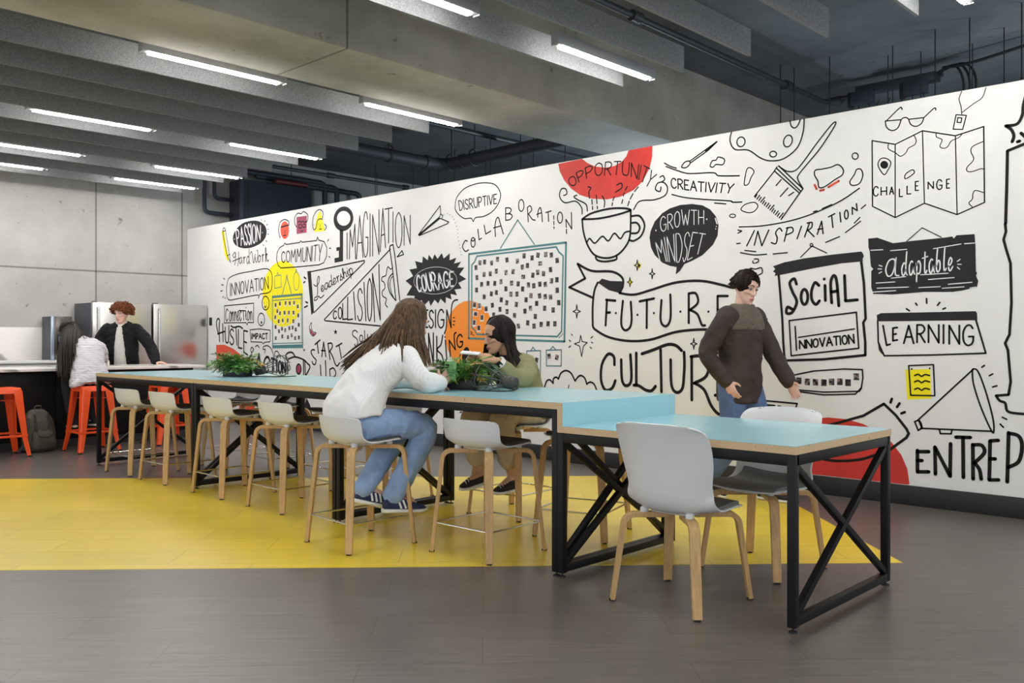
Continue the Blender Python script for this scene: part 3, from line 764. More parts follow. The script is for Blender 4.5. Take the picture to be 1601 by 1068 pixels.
with Paint('painted_swirls', w=1.3) as p: p.cv(600, 110, 628, 60, 600, 30, 585, 70, 600, 130, 570, 160, 575, 220, 600, 255, 615, 215, 590, 200).cv(655, 20, 685, 0, 710, 35).cv(790, 110, 800, 60, 770, 60, 775, 20, 830, 5, 880, 40, 915, 120, 925, 180).cv(940, 150, 945, 95, 980, 90, 1010, 140, 1025, 190).ln(975, 180, 992, 148)
with Paint('painted_fish', w=2.0) as p: p.cv(1132, 430, 1130, 230, 1180, 185, 1250, 172, 1360, 210, 1420, 265, 1458, 320, 1400, 440).cv(1125, 225, 1100, 155, 1140, 108, 1200, 108, 1238, 165).ln(1360, 215, 1365, 438).ln(1382, 235, 1390, 440).el(1292, 350, 35, 72)
with Paint('painted_fish_eye', 'pplum', layer=1) as p: p.disk(1286, 356, 32, 64)
crop(425, 310, 7.629)
with Paint('painted_red_face', 'pscarlet', layer=0) as p: p.disk(155, 380, 51, 106)
with Paint('painted_red_face', w=1.2) as p: p.cv(98, 470, 82, 380, 100, 290, 150, 255, 200, 275, 205, 320).ln(112, 345, 200, 320, w=1.6).dot(132, 390, 176, 382, 104, 456, w=1.6).ln(155, 385, 155, 418, w=.9).ln(138, 446, 170, 440)
with Paint('painted_plum_face', 'pplum', layer=0) as p: p.fill(295, 225, 418, 208, 415, 410, 297, 427)
with Paint('painted_plum_face', w=1.2) as p: p.cv(298, 345, 275, 300, 275, 230, 310, 180, 350, 185, 380, 160, 425, 190, 432, 240, 415, 290).cv(315, 285, 340, 272, 350, 290, 375, 272, 385, 288, 415, 278).el(340, 335, 20, 22).el(388, 328, 18, 20).ln(345, 395, 372, 390)
with Paint('painted_yellow_face', 'pyellow', layer=0) as p: p.fill(570, 160, 590, 190, 630, 375, 618, 390, 530, 402, 508, 388, 545, 200, smooth=True)
with Paint('painted_yellow_face', w=1.2) as p: p.cv(500, 375, 488, 320, 495, 230, 530, 160, 575, 135, 612, 170, 605, 240).cv(505, 378, 530, 350, 545, 270, 580, 245, 602, 252).cv(630, 310, 653, 340, 632, 380).dot(562, 302, 600, 296, 500, 320, w=1.5).ln(580, 315, 578, 345, w=.9).ln(568, 370, 592, 366)
with Paint('painted_bubble', w=1.2) as p: p.pg(165, 545, 155, 535, 145, 560, 95, 590, 64, 650, 58, 730, 75, 800, 110, 832, 300, 820, 560, 795, 620, 770, 655, 690, 657, 590, 625, 518, 560, 500, 546, 463, 536, 505, 360, 525, 348, 508, 335, 528, 172, 552)
with Paint('painted_lettering', w=1.35, label='the word COMMUNITY in a speech bubble') as p: p.word('COMMUNITY', (115, 645, 605, 545), (120, 765, 590, 745))
with Paint('painted_rays', w=1.3) as p: p.rays(666, 514, 680, 490, 687, 597, 705, 597, 681, 694, 696, 706)
with Paint('painted_key', 'charcoal', layer=1) as p:
    o_, i_ = p._pts(p.oval(855, 245, 117, 148, .15), 0, 1), p._pts(p.oval(858, 240, 80, 88), 0, 1)
    p.mb.add([(q.x, p.y, q.y) for q in o_ + i_], [(k, (k + 1) % 28, 28 + (k + 1) % 28, 28 + k) for k in range(28)])
    p.fill(810, 375, 852, 375, 850, 750, 750, 770, 748, 715, 800, 705, 800, 625, 772, 630, 770, 588, 812, 580)
crop(510, 300, 7.624)
with Paint('painted_lettering', w=1.5, label='the word IMAGINATION in tall letters') as p:
    for a in [('I', 250, 250, 490, 490, 800, 800), ('M', 278, 352, 465, 375, 800, 798), ('A', 362, 440, 285, 285, 800, 780), ('G', 440, 500, 235, 235, 775, 775), ('I', 525, 525, 262, 262, 770, 770),
              ('N', 555, 630, 275, 215, 765, 745), ('A', 645, 708, 200, 200, 715, 665), ('T', 700, 790, 207, 190, 610, 610), ('I', 797, 797, 240, 240, 600, 600), ('O', 825, 905, 245, 245, 665, 665), ('N', 930, 1003, 285, 280, 635, 625)]: p.letter(*a)
with Paint('painted_paper_plane', w=1.4) as p: p.ln(1100, 512, 1360, 165, 1366, 262, 1352, 300, 1100, 515).ln(1100, 512, 1350, 312).ln(1110, 520, 1360, 316, 1462, 360, 1450, 378, 1112, 522).ln(1366, 262, 1392, 285, 1382, 312)
with Paint('painted_dots', w=1.6) as p: p.dot(1405, 270, 1445, 260, 1478, 272, 1505, 295, 1525, 330, 1538, 370, 1555, 410, 1565, 450, 1570, 495, 1573, 540, 1580, 585, 1592, 630, 1598, 670, 1604, 712, 1610, 752)
crop(470, 380, 7.118)
with Paint('painted_pennant', w=1.8) as p:
    p.ln(1000, 68, 265, 852, 275, 865, 870, 922, 1080, 940).ln(990, 60, 998, 30, 1030, 18, 1050, 140, 1105, 640).ln(992, 60, 1020, 250, 1062, 640)
    p.cv(970, 715, 945, 680, 955, 620, 915, 590, 910, 540, 940, 500, 930, 440, 905, 420, 910, 380, 950, 360, 960, 300, 975, 265, 1000, 290, 1020, 280, w=1.5).cv(1060, 640, 1000, 560, 975, 470, 985, 390, 1022, 342).cv(1050, 630, 1015, 560, 995, 470, 1005, 400, 1025, 375, w=1.3)
with Paint('painted_lettering', w=1.8, label='the word COLLISION in a pennant') as p:
    for a in [('C', 365, 402, 760, 755, 845, 840), ('O', 420, 460, 715, 715, 840, 845), ('L', 470, 520, 675, 675, 850, 850), ('L', 525, 580, 605, 605, 855, 855), ('I', 590, 590, 545, 545, 855, 855, 612, 612), ('S', 635, 690, 510, 510, 860, 865), ('I', 705, 705, 440, 440, 865, 865, 728, 728),
              ('O', 742, 795, 395, 395, 860, 870), ('N', 800, 872, 340, 240, 875, 855, 825, 888)]: p.letter(*a)
with Paint('painted_pennant', w=1.5) as p: p.ln(115, 320, 710, 195, 714, 212, 150, 775)
with Paint('painted_pennant_bar', 'charcoal', layer=1) as p: p.fill(75, 315, 115, 310, 150, 770, 120, 802)
with Paint('painted_lettering', w=1.3, label='the word Leadership in script') as p: p.cv(148, 462, 175, 480, 203, 440, 210, 385, 197, 375, 186, 430, 190, 520, 185, 590, 160, 610, 155, 640, 185, 625, 200, 592, 225, 610, 260, 580).word('eadership', (218, 440, 560, 225), (232, 545, 590, 335), .1)
with Paint('painted_rays', w=2.0) as p: p.rays(40, 380, 60, 396, 35, 442, 50, 430, 58, 655, 80, 666, 44, 716, 78, 700)
with Paint('painted_triangle', w=1.6) as p: p.pg(1075, 155, 1130, 85, 1147, 128)
with Paint('painted_moon', 'pplum', layer=1) as p: p.fill(103, 950, 110, 1000, 140, 1035, 168, 1005, 140, 1002, 118, 960)
with Paint('painted_moon', w=1.0) as p: p.cl(122, 888, 100, 930, 108, 1000, 140, 1035, 174, 1000, 140, 988, 122, 940)
with Paint('painted_star', layer=2) as p: p.star(390, 990, 34)
crop(460, 480, 8.894)
with Paint('painted_lettering', w=1.5) as p: p.cv(880, 352, 850, 325, 815, 345, 820, 400, 870, 440, 885, 500, 860, 545, 840, 520).el(932, 438, 22, 46).ln(980, 330, 985, 470).letter('U', 1020, 1070, 380, 380, 470, 470)
with Paint('painted_lettering', w=1.9, label='the words START UP') as p:
    p.cv(285, 600, 255, 595, 235, 630, 265, 690, 305, 740, 290, 800, 262, 790, 250, 760).ln(290, 522, 360, 460).ln(320, 500, 340, 645).ln(385, 690, 410, 490, 440, 690).ln(380, 605, 435, 610)
    p.ln(470, 510, 500, 730).cv(470, 510, 520, 505, 530, 560, 490, 620).cv(500, 620, 540, 700, 570, 790, 600, 820, 630, 780).ln(585, 550, 665, 505).ln(625, 535, 655, 700)
    p.cv(365, 810, 375, 960, 405, 1010, 440, 965, 435, 750).ln(495, 870, 505, 1040).cv(495, 870, 545, 850, 578, 905, 565, 965, 505, 985)
with Paint('painted_star') as p: p.star(140, 600, 24).star(720, 850, 30)

# --- middle of the wall
crop(620, 380, 5.3375)
tips = [(75, 315), (108, 222), (155, 150), (220, 110), (270, 97), (318, 93), (378, 84), (445, 86), (500, 122), (540, 155), (567, 205), (583, 300), (545, 380), (505, 437), (460, 472), (410, 507), (348, 505), (285, 526), (230, 522), (135, 515), (83, 437)]
a = []
for k, (x, y) in enumerate(tips):
    x2, y2 = tips[(k + 1) % len(tips)]; mx, my = (x + x2) / 2, (y + y2) / 2; a += [x, y, 325 + (mx - 325) * .80, 305 + (my - 305) * .80]
with Paint('painted_burst', 'charcoal', layer=1) as p: p.fill(*a)
with Paint('painted_burst', 'chalk', 0.5, 3) as p: p.el(325, 313, 180, 113, -.06)
with Paint('painted_lettering', 'chalk', 2.4, 3, 'the word COURAGE in white') as p: p.word('COURAGE', (165, 275, 300, 245, 475, 240), (178, 405, 330, 392, 475, 358))
crop(0, 0, 1)
with Paint('painted_disc', 'porange', layer=0) as p: p.disk(734, 523, 38, 53)
crop(620, 380, 5.3375)
with Paint('painted_lettering', w=2.2, label='the word DESIGN') as p:
    for a in [('D', 168, 212, 575, 575, 700, 700), ('E', 228, 262, 562, 560, 706, 703), ('S', 272, 310, 563, 563, 708, 708), ('I', 326, 326, 560, 560, 705, 705), ('G', 345, 397, 555, 555, 708, 706)]: p.letter(*a)
    p.cv(400, 755, 416, 700, 420, 562).ln(420, 560, 456, 705).cv(456, 705, 455, 600, 465, 510, 485, 480, 510, 475).rays(474, 625, 484, 622, 475, 652, 488, 654, 472, 680, 484, 686, w=1.5)
with Paint('painted_lettering', w=2.3, label='the word THINKING') as p:
    p.ln(120, 760, 228, 745).ln(172, 752, 170, 1010).ln(205, 860, 205, 1010).dot(237, 757, w=3).ln(236, 800, 236, 1010).ln(272, 1015, 268, 755).ln(268, 755, 308, 1010).ln(308, 1010, 308, 752)
    p.ln(336, 780, 338, 1002).cv(386, 770, 372, 845, 340, 890, 380, 940, 400, 1030, 425, 1045).dot(405, 785, w=3).ln(408, 812, 420, 970).ln(450, 945, 440, 812, 492, 890).cv(492, 890, 482, 790, 485, 757, 497, 748).letter('G', 505, 553, 765, 765, 870, 868)
with Paint('painted_lens', layer=2) as p: p.disk(580, 945, 32, 78, .1)
with Paint('painted_lens', w=1.6) as p: p.cv(545, 898, 529, 950, 546, 1012)
crop(700, 280, 7.624)
with Paint('painted_bubble', w=1.4) as p: p.cl(90, 320, 110, 220, 200, 115, 330, 60, 440, 45, 550, 60, 610, 120, 632, 200, 600, 300, 530, 390, 430, 445, 335, 460, 306, 505, 280, 467, 200, 470, 130, 420, 95, 370)
with Paint('painted_lettering', w=1.5, label='the word DISRUPTIVE in a speech bubble') as p: p.word('DISRUPTIVE', (130, 260, 585, 180), (145, 375, 585, 290))
with Paint('painted_lettering', w=1.7, label='the word COLLABORATION in dancing letters') as p:
    p.cv(235, 742, 210, 735, 180, 790, 185, 830, 215, 862, 250, 845).el(303, 755, 25, 57).cv(283, 725, 305, 740, 328, 712).ln(360, 600, 375, 725, 405, 705).ln(435, 550, 455, 655, 515, 620).cv(570, 685, 565, 560, 580, 480, 605, 460, 625, 520, 665, 655).ln(548, 582, 632, 560)
    p.letter('B', 692, 770, 345, 338, 492, 482).el(878, 315, 32, 70).ln(962, 510, 950, 340).cv(950, 340, 985, 320, 1002, 370, 960, 420).cv(968, 420, 1010, 480, 1045, 490).cv(1075, 455, 1080, 380, 1105, 340, 1120, 400, 1130, 510).ln(1062, 422, 1122, 400)
    p.ln(1170, 400, 1235, 380).ln(1198, 395, 1205, 505).ln(1265, 440, 1266, 480).ln(1266, 505, 1267, 545).ln(1267, 570, 1268, 590).el(1340, 460, 30, 65).ln(1418, 650, 1416, 600).ln(1415, 575, 1410, 480, 1480, 595, 1475, 400)
with Paint('painted_frame', 'pteal', 1.7) as p: p.ln(630, 825, 835, 487, 1035, 780)
crop(725, 370, 6.282)
with Paint('painted_frame', 'pteal', 2.5) as p: p.pg(52, 172, 1006, 58, 990, 1030, 50, 1000, w=2.6).pg(80, 278, 108, 248, 130, 192, 910, 102, 935, 150, 978, 190, 962, 930, 920, 982, 130, 960, 110, 920, 80, 890, w=2.1)
with Paint('painted_marks', w=1.2) as p: p.rays(70, 935, 85, 945, 70, 960, 82, 955, 95, 965, 102, 970, 938, 995, 945, 985, 955, 980, 962, 970, 968, 962, 972, 955)
crop(830, 510, 9.708)
with Paint('painted_frame', 'pteal', 1.6) as p: p.pg(235, 365, 465, 360, 462, 605, 238, 603).ln(290, 360, 336, 308, 380, 360)
with Paint('painted_frame', 'pteal', 1.6) as p: p.pg(-60, 376, 148, 372, 145, 797, -56, 797).ln(2, 376, 32, 320, 76, 372)
with Paint('painted_star', w=1.4) as p: p.pg(757, 140, 780, 235, 858, 250, 800, 300, 772, 462, 740, 300, 662, 268, 740, 240).rays(618, 122, 632, 142, 585, 212, 603, 232, 580, 322, 605, 300, 912, 180, 940, 160, 920, 243, 940, 255, 902, 318, 922, 338, w=1.6)
with Paint('painted_cloud', w=2.5) as p: p.cv(205, 940, 240, 838, 290, 816, 340, 868).cv(340, 868, 345, 800, 385, 775, 420, 802).cv(420, 802, 460, 712, 535, 675, 612, 715, 672, 832).cv(672, 832, 720, 768, 765, 750, 820, 790, 850, 880).cv(850, 880, 900, 850, 960, 880, 1002, 975).ln(580, 895, 568, 945, w=1.5)
crop(0, 0, 1)
with Paint('painted_marks', w=1.6) as p: p.rays(719, 645, 722, 644, 724, 654, 727, 647, 734, 650, 734, 660, 744, 651, 748, 645)
crop(860, 200, 4.273)
with Paint('painted_arch', 'pred', layer=0) as p: p.fill(55, 240, 65, 290, 95, 350, 140, 405, 200, 448, 280, 473, 380, 478, 470, 460, 560, 415, 620, 355, 665, 270, 683, 190, 684, 120, 525, 150, 510, 190, 480, 225, 430, 255, 370, 266, 300, 258, 250, 235, 222, 212, 214, 207)
with Paint('painted_lettering', w=1.7, label='the word OPPORTUNITY round the red arch') as p: p.word('OPPORTUNITY', (115, 345, 200, 285, 300, 238, 400, 226, 480, 224, 560, 238, 650, 258, 712, 312), (145, 395, 215, 350, 300, 318, 390, 318, 470, 308, 560, 330, 620, 358, 660, 402))
with Paint('painted_steam', w=1.9) as p:
    p.cv(215, 575, 210, 530, 170, 490, 100, 500, 65, 460, 75, 410, 105, 408, 112, 440, 92, 452).cv(250, 555, 240, 510, 185, 480, 160, 460, 180, 450)
    p.ln(285, 545, 284, 525).ln(282, 510, 280, 480).cv(265, 470, 260, 430, 273, 402, 256, 394).ln(318, 540, 316, 525).ln(314, 505, 310, 450).cv(362, 530, 365, 490, 350, 455).ln(415, 520, 418, 500).ln(420, 485, 430, 462).cv(438, 430, 480, 400, 476, 370, 446, 382).ln(480, 505, 486, 480).ln(490, 455, 496, 435).ln(503, 415, 516, 393).ln(520, 520, 530, 490).ln(536, 475, 555, 440).ln(565, 425, 590, 395)
    p.cv(560, 545, 600, 490, 700, 480, 770, 450, 785, 400, 760, 365, 720, 370, 705, 410, 735, 425, 742, 395).cv(735, 330, 755, 320, 766, 345, 745, 362)
with Paint('painted_cup', w=2.9) as p:
    p.cv(215, 610, 280, 570, 400, 540, 500, 538, 540, 548).cv(222, 611, 330, 605, 450, 580, 536, 553).cv(215, 612, 225, 700, 255, 790, 300, 850, 370, 870, 440, 855, 500, 800, 535, 720, 540, 550)
    p.cv(245, 770, 265, 740, 300, 770, 350, 725, 390, 755, 430, 705, 470, 740, 500, 700, 535, 690, w=2.4).cv(305, 865, 320, 885, 370, 893, 440, 880, 445, 855).cv(545, 590, 600, 590, 632, 650, 610, 720, 560, 755, 530, 748).cv(550, 635, 580, 635, 600, 665, 585, 700, 545, 705)
with Paint('painted_lettering', w=1.9, label='the word CREATIVITY') as p: p.word('CREATIVITY', (808, 335, 1000, 362, 1230, 375), (812, 400, 1000, 425, 1212, 436))
with Paint('painted_lines', w=1.8) as p: p.cv(765, 235, 800, 255, 845, 270).cv(775, 258, 850, 285, 930, 305, 1090, 300, 1130, 320, 1265, 320).cv(815, 445, 900, 465, 1030, 478, 1200, 488, 1220, 497, 1282, 495).ln(1100, 502, 1175, 508)
with Paint('painted_brush', w=1.8) as p: p.cl(880, 262, 900, 230, 930, 222, 935, 240, 910, 265).ln(935, 222, 1115, 92).ln(942, 232, 1060, 148, 1116, 92).ln(1040, 152, 1114, 94, w=2.5)
with Paint('painted_blob', w=1.7) as p: p.cl(1070, 255, 1085, 220, 1110, 215, 1125, 195, 1165, 210, 1155, 245, 1110, 245, 1090, 262)
with Paint('painted_bubble', 'charcoal', layer=1) as p: p.fill(665, 735, 672, 690, 700, 625, 750, 570, 800, 538, 870, 515, 950, 508, 1020, 518, 1070, 545, 1108, 590, 1126, 650, 1120, 720, 1090, 780, 1020, 850, 950, 888, 898, 910, 870, 955, 840, 980, 846, 930, 800, 922, 750, 900, 700, 850, 675, 800)
with Paint('painted_lettering', 'chalk', 1.15, 3, 'the words GROWTH MINDSET in white') as p:
    p.word('GROWTH', (735, 600, 880, 548, 1028, 552), (742, 695, 880, 655, 1028, 640)).word('MINDSET', (698, 765, 780, 722, 870, 700, 960, 698, 1040, 710), (735, 885, 800, 895, 870, 900, 920, 885, 1010, 830)).dot(708, 685, 1048, 610, w=2.4).ln(1105, 605, 1116, 640, w=1.8).dot(1112, 658, 1108, 675, w=1.8)
with Paint('painted_sparkle', 'pyellow', layer=0) as p: p.spark(594, 920, 18, 34, True).disk(595, 920, 12, 18).disk(536, 1030, 10, 20)
with Paint('painted_sparkle', w=1.3) as p: p.spark(583, 918, 20, 36).spark(683, 975, 19, 34).spark(534, 1030, 17, 32)
crop(860, 400, 3.815)
with Paint('painted_ribbon', w=3.4) as p:
    p.ln(255, 250, 115, 188, 210, 135, 165, 48).cv(165, 48, 250, 90, 370, 95, 430, 130, 435, 180, 415, 222).cv(415, 222, 500, 232, 600, 205, 750, 160, 900, 150, 1030, 175, 1090, 190, 1140, 178).cv(255, 415, 255, 300, 265, 210, 285, 160)
    p.cv(255, 415, 270, 440, 350, 485, 470, 508, 600, 500, 750, 455, 900, 440, 1000, 448, 1100, 475, 1180, 450).cv(935, 450, 935, 510, 970, 560, 1050, 600, 1130, 590).ln(1180, 395, 1292, 378, 1225, 450, 1292, 570, 1130, 590).ln(1140, 178, 1180, 300, 1180, 450)
with Paint('painted_ribbon', 'charcoal', layer=1) as p: p.fill(285, 160, 310, 136, 360, 150, 430, 152, 436, 175, 415, 222, 350, 205).fill(935, 450, 990, 468, 1060, 480, 1150, 470, 1140, 540, 1050, 512, 960, 500)
with Paint('painted_lettering', w=3.6, label='the word FUTURE on the ribbon') as p:
    p.ln(340, 265, 332, 415).ln(335, 263, 390, 268).ln(336, 340, 358, 338).cv(435, 270, 425, 400, 445, 443, 475, 430, 487, 380, 482, 275).ln(535, 272, 620, 255).ln(578, 265, 577, 430).cv(665, 265, 660, 380, 680, 418, 705, 410, 720, 360, 718, 232)
    p.ln(828, 225, 828, 400).cv(828, 225, 870, 225, 882, 280, 832, 325).cv(840, 325, 880, 350, 905, 410, 925, 415).ln(1060, 240, 1000, 240, 1000, 410, 1060, 408).ln(1000, 325, 1035, 322).dot(393, 342, 522, 352, 620, 342, 778, 333, 945, 333, w=4)
with Paint('painted_lettering', w=4.4, label='the word CULTURE in large letters') as p:
    p.cv(385, 650, 380, 600, 345, 588, 310, 650, 305, 740, 330, 800, 370, 790, 390, 745).cv(425, 620, 430, 740, 455, 775, 485, 740, 480, 590).ln(515, 580, 515, 770).cv(500, 772, 530, 775, 570, 800, 605, 805, 630, 778).cv(548, 585, 620, 560, 700, 530, 750, 535, 785, 565).ln(660, 560, 665, 810)
    p.cv(720, 620, 725, 770, 755, 815, 790, 790, 800, 700, 802, 640, 800, 575).ln(845, 600, 846, 860).cv(840, 602, 900, 600, 945, 650, 930, 720, 860, 760).cv(865, 760, 920, 800, 960, 890, 1000, 940, 1032, 945).ln(1000, 640, 1000, 830).ln(985, 645, 1060, 640).ln(1000, 725, 1050, 722).ln(985, 832, 1065, 830)
with Paint('painted_sparkle', w=1.5) as p: p.spark(160, 332, 22, 40).spark(858, 525, 19, 33)

# --- right part of the wall
crop(1000, 100, 3.814)
with Paint('painted_palette', w=1.9) as p: p.cv(548, 408, 540, 460, 570, 510, 650, 515, 720, 560, 780, 578, 860, 565, 940, 500, 975, 410, 982, 328).cv(897, 338, 905, 370, 925, 382, 945, 365, 958, 334).el(605, 465, 24, 29, .2).el(885, 460, 25, 36, .3).el(797, 538, 20, 17)
with Paint('painted_paint_brush', w=1.9) as p:
    p.ln(820, 615, 800, 645, 685, 790).ln(830, 608, 975, 745, 955, 770, 850, 920).ln(820, 625, 962, 760).ln(806, 640, 955, 772).cv(830, 610, 880, 640, 930, 635, 980, 580, 1060, 470, 1150, 358, 1166, 366, 1080, 500, 1010, 585, 950, 660, 945, 690, 975, 745)
    p.rays(845, 690, 815, 725, 885, 740, 840, 790, 920, 765, 890, 785)
    for k in range(15):
        x, y = 690 + 11 * k, 788 + 9.4 * k; h = (14, 22, 18, 34, 16)[k % 5]; p.ln(x, y + 8, x + h * .7, y - h * .6)
with Paint('painted_blob', w=1.4) as p: p.el(555, 906, 18, 10)
crop(1150, 230, 5.086)
with Paint('painted_dashes', 'pscarlet', 3.2) as p: p.rays(630, 302, 645, 333, 674, 346, 703, 340, 740, 318, 822, 270)
with Paint('painted_blob', w=1.8) as p: p.cl(635, 185, 690, 175, 760, 160, 815, 140, 855, 175, 850, 220, 790, 260, 710, 315, 665, 320, 655, 270, 630, 225)
with Paint('painted_blob', w=1.7) as p: p.cl(910, 275, 945, 220, 965, 178, 1000, 180, 1012, 230, 985, 290, 930, 305).el(952, 72, 24, 25)
with Paint('painted_blob', w=1.5) as p: p.cl(70, 290, 90, 180, 120, 165, 148, 195, 125, 240, 105, 290, 85, 303).cl(45, 490, 80, 455, 150, 440, 178, 470, 150, 510, 110, 522, 60, 510)
with Paint('painted_blob', w=1.8) as p: p.cl(95, 995, 120, 965, 160, 970, 205, 960, 213, 1000, 180, 1020, 155, 1045, 130, 1020, 100, 1015).cv(150, 890, 180, 892, 182, 912, 160, 922).cv(140, 905, 138, 918, 150, 925)
with Paint('painted_lines', w=1.8) as p: p.cv(30, 635, 200, 628, 400, 595, 560, 550, 720, 485, 850, 420, 985, 328).rays(620, 515, 648, 507, 690, 490, 765, 457, 75, 822, 162, 832, 300, 850, 412, 840, 718, 758, 828, 712, 875, 680, 995, 590, 945, 605, 990, 560, 1000, 490, 1035, 460, 10, 768, 38, 765).cv(40, 840, 150, 858, 248, 852).ln(20, 660, 50, 668, 20, 685)
with Paint('painted_lettering', w=2.0, label='the word INSPIRATION') as p:
    p.ln(150, 665, 90, 785).ln(150, 780, 178, 670, 210, 785, 265, 660).cv(370, 668, 350, 645, 320, 680, 332, 725, 320, 768, 285, 760).ln(388, 750, 415, 640).cv(405, 645, 450, 640, 455, 675, 400, 700).ln(525, 630, 490, 730).ln(550, 715, 590, 600).cv(570, 605, 608, 600, 605, 640, 570, 665).ln(575, 660, 625, 712)
    p.ln(650, 695, 685, 590, 697, 688).ln(655, 655, 695, 648).ln(740, 555, 790, 530).ln(765, 545, 775, 640).ln(830, 520, 838, 595).el(882, 537, 15, 35).ln(930, 535, 928, 480, 968, 505, 962, 450)
crop(1340, 130, 4.854)
with Paint('painted_map', w=1.5) as p:
    p.pg(115, 437, 290, 465, 497, 362, 747, 400, 962, 330, 968, 905, 760, 998, 512, 912, 290, 1020, 118, 935, w=1.7).ln(290, 465, 290, 1020).ln(497, 362, 512, 912).ln(747, 400, 760, 998)
    p.cv(238, 465, 240, 500, 290, 528, 330, 555, 370, 530, 390, 495, 440, 465, 448, 430, 432, 395, w=1.2).cv(600, 385, 605, 410, 645, 430, 630, 480, 660, 495, 690, 480, 715, 440, 770, 415, 795, 390, w=1.2).cv(965, 440, 880, 480, 865, 520, 885, 580, 835, 640, 840, 670, 880, 670, 940, 650, 965, 655, w=1.3).cv(965, 832, 900, 815, 880, 840, 875, 880, 850, 910, 875, 940, w=1.3).cl(365, 725, 370, 690, 420, 658, 435, 680, 400, 710)
    p.cl(207, 695, 170, 650, 160, 610, 180, 575, 215, 570, 250, 590, 255, 620, 235, 660)
with Paint('painted_map_pin') as p: p.disk(207, 620, 30, 30)
with Paint('painted_lettering', w=1.7, label='the word CHALLENGE across the map') as p:
    for a in [('C', 125, 162, 785, 785, 858, 855), ('H', 183, 225, 792, 788, 850, 848), ('A', 248, 278, 790, 790, 845, 843), ('L', 322, 345, 805, 805, 862, 862), ('L', 380, 408, 783, 783, 842, 842), ('E', 443, 466, 748, 745, 815, 813), ('N', 540, 580, 752, 748, 803, 800), ('G', 605, 646, 733, 733, 808, 806), ('E', 680, 702, 732, 728, 798, 796)]: p.letter(*a)
with Paint('painted_glasses', w=1.6) as p: p.cv(225, 285, 320, 192, 338, 188, 343, 202).ln(215, 288, 335, 278).cv(215, 288, 225, 335, 265, 360, 310, 340, 335, 278).cv(335, 278, 350, 265, 375, 262, 392, 275).ln(392, 275, 508, 262).cv(392, 275, 410, 315, 450, 328, 490, 305, 508, 262).cv(508, 262, 580, 195, 596, 192, 598, 206)
with Paint('painted_badge', w=1.5) as p: p.pg(752, 240, 830, 245, 802, 352, 730, 350).pg(765, 262, 796, 265, 789, 300, 760, 298).cv(795, 235, 790, 180, 775, 120, 795, 64, w=1.2).cv(795, 225, 880, 160, 950, 110, 978, 36, w=1.2)
with Paint('painted_burst', w=4.2) as p: p.cv(1290, 60, 1262, 170, 1255, 240, 1215, 310, 1130, 325).cv(1130, 325, 1172, 355, 1190, 400, 1178, 445).ln(1218, 445, 1234, 440).ln(1245, 380, 1300, 430).ln(1330, 450, 1270, 462, 1142, 515, 1136, 800, 1128, 1066)
crop(1180, 350, 3.2375)
with Paint('painted_bubble', w=3.6) as p: p.ln(1268, 0, 1272, 40, 1260, 80, 1272, 125, 1295, 200, 1300, 400, 1290, 560, 1268, 605, 1282, 640, 1296, 800, 1285, 865, 1222, 870).cv(1222, 870, 1240, 895, 1268, 908, 1280, 948, 1330, 960, 1420, 965)
with Paint('painted_banner', 'charcoal', layer=1) as p: p.fill(92, 215, 150, 195, 250, 175, 400, 155, 540, 140, 548, 150, 553, 165, 546, 178, 548, 190, 440, 200, 300, 225, 150, 255, 100, 264, 106, 250, 93, 242, 104, 228)
with Paint('painted_banner', w=1.5) as p: p.ln(232, 170, 290, 112, 365, 148).el(288, 108, 7, 8)
with Paint('painted_banner', w=3.4) as p: p.ln(122, 262, 140, 480, 145, 600, 152, 692, 350, 686, 560, 665, 560, 600, 550, 500, 562, 480, 553, 300, 540, 195)
with Paint('painted_lettering', w=4.2, label='the word SOCIAL on the banner') as p:
    p.cv(212, 305, 200, 278, 178, 300, 192, 345, 213, 395, 190, 448, 162, 452, 166, 422, 190, 432).el(252, 370, 17, 38).cv(325, 312, 305, 298, 288, 340, 290, 385, 310, 408, 328, 390).ln(356, 312, 358, 388).dot(352, 280, w=5).cv(390, 400, 385, 300, 400, 262, 415, 290, 426, 415).ln(388, 345, 420, 340).ln(455, 262, 460, 390, 520, 385)
with Paint('painted_box', w=2.2) as p: p.pg(175, 490, 515, 448, 527, 630, 185, 668)
with Paint('painted_lettering', w=2.3, label='the word INNOVATION in the banner box') as p: p.ln(205, 520, 212, 640).ln(222, 575, 505, 532, w=1.9).word('NNOVATION', (228, 592, 500, 560), (228, 632, 504, 604))
with Paint('painted_board', 'charcoal', layer=1) as p: p.fill(575, 75, 620, 70, 655, 82, 700, 98, 800, 86, 960, 70, 1000, 64, 1008, 74, 1022, 58, 1113, 52, 1118, 110, 1120, 240, 1126, 250, 1120, 262, 1132, 290, 1125, 320, 1050, 338, 1000, 345, 860, 345, 700, 358, 600, 355, 590, 320, 590, 240, 600, 228, 588, 215, 582, 140, 576, 120)
with Paint('painted_board', w=1.3) as p: p.ln(770, 88, 848, 20, 945, 68)
with Paint('painted_board', 'chalk', 1.2, 3) as p: p.rays(588, 134, 650, 131, 688, 136, 770, 129, 905, 126, 1045, 102, 1062, 101, 1114, 97, 615, 300, 710, 294, 620, 326, 780, 320, 830, 323, 940, 318, 880, 282, 1010, 272, 980, 306, 1100, 296, 950, 326, 1060, 319, 595, 346, 715, 338, 692, 275, 765, 267, 840, 258, 980, 250, 1090, 325, 1120, 320)
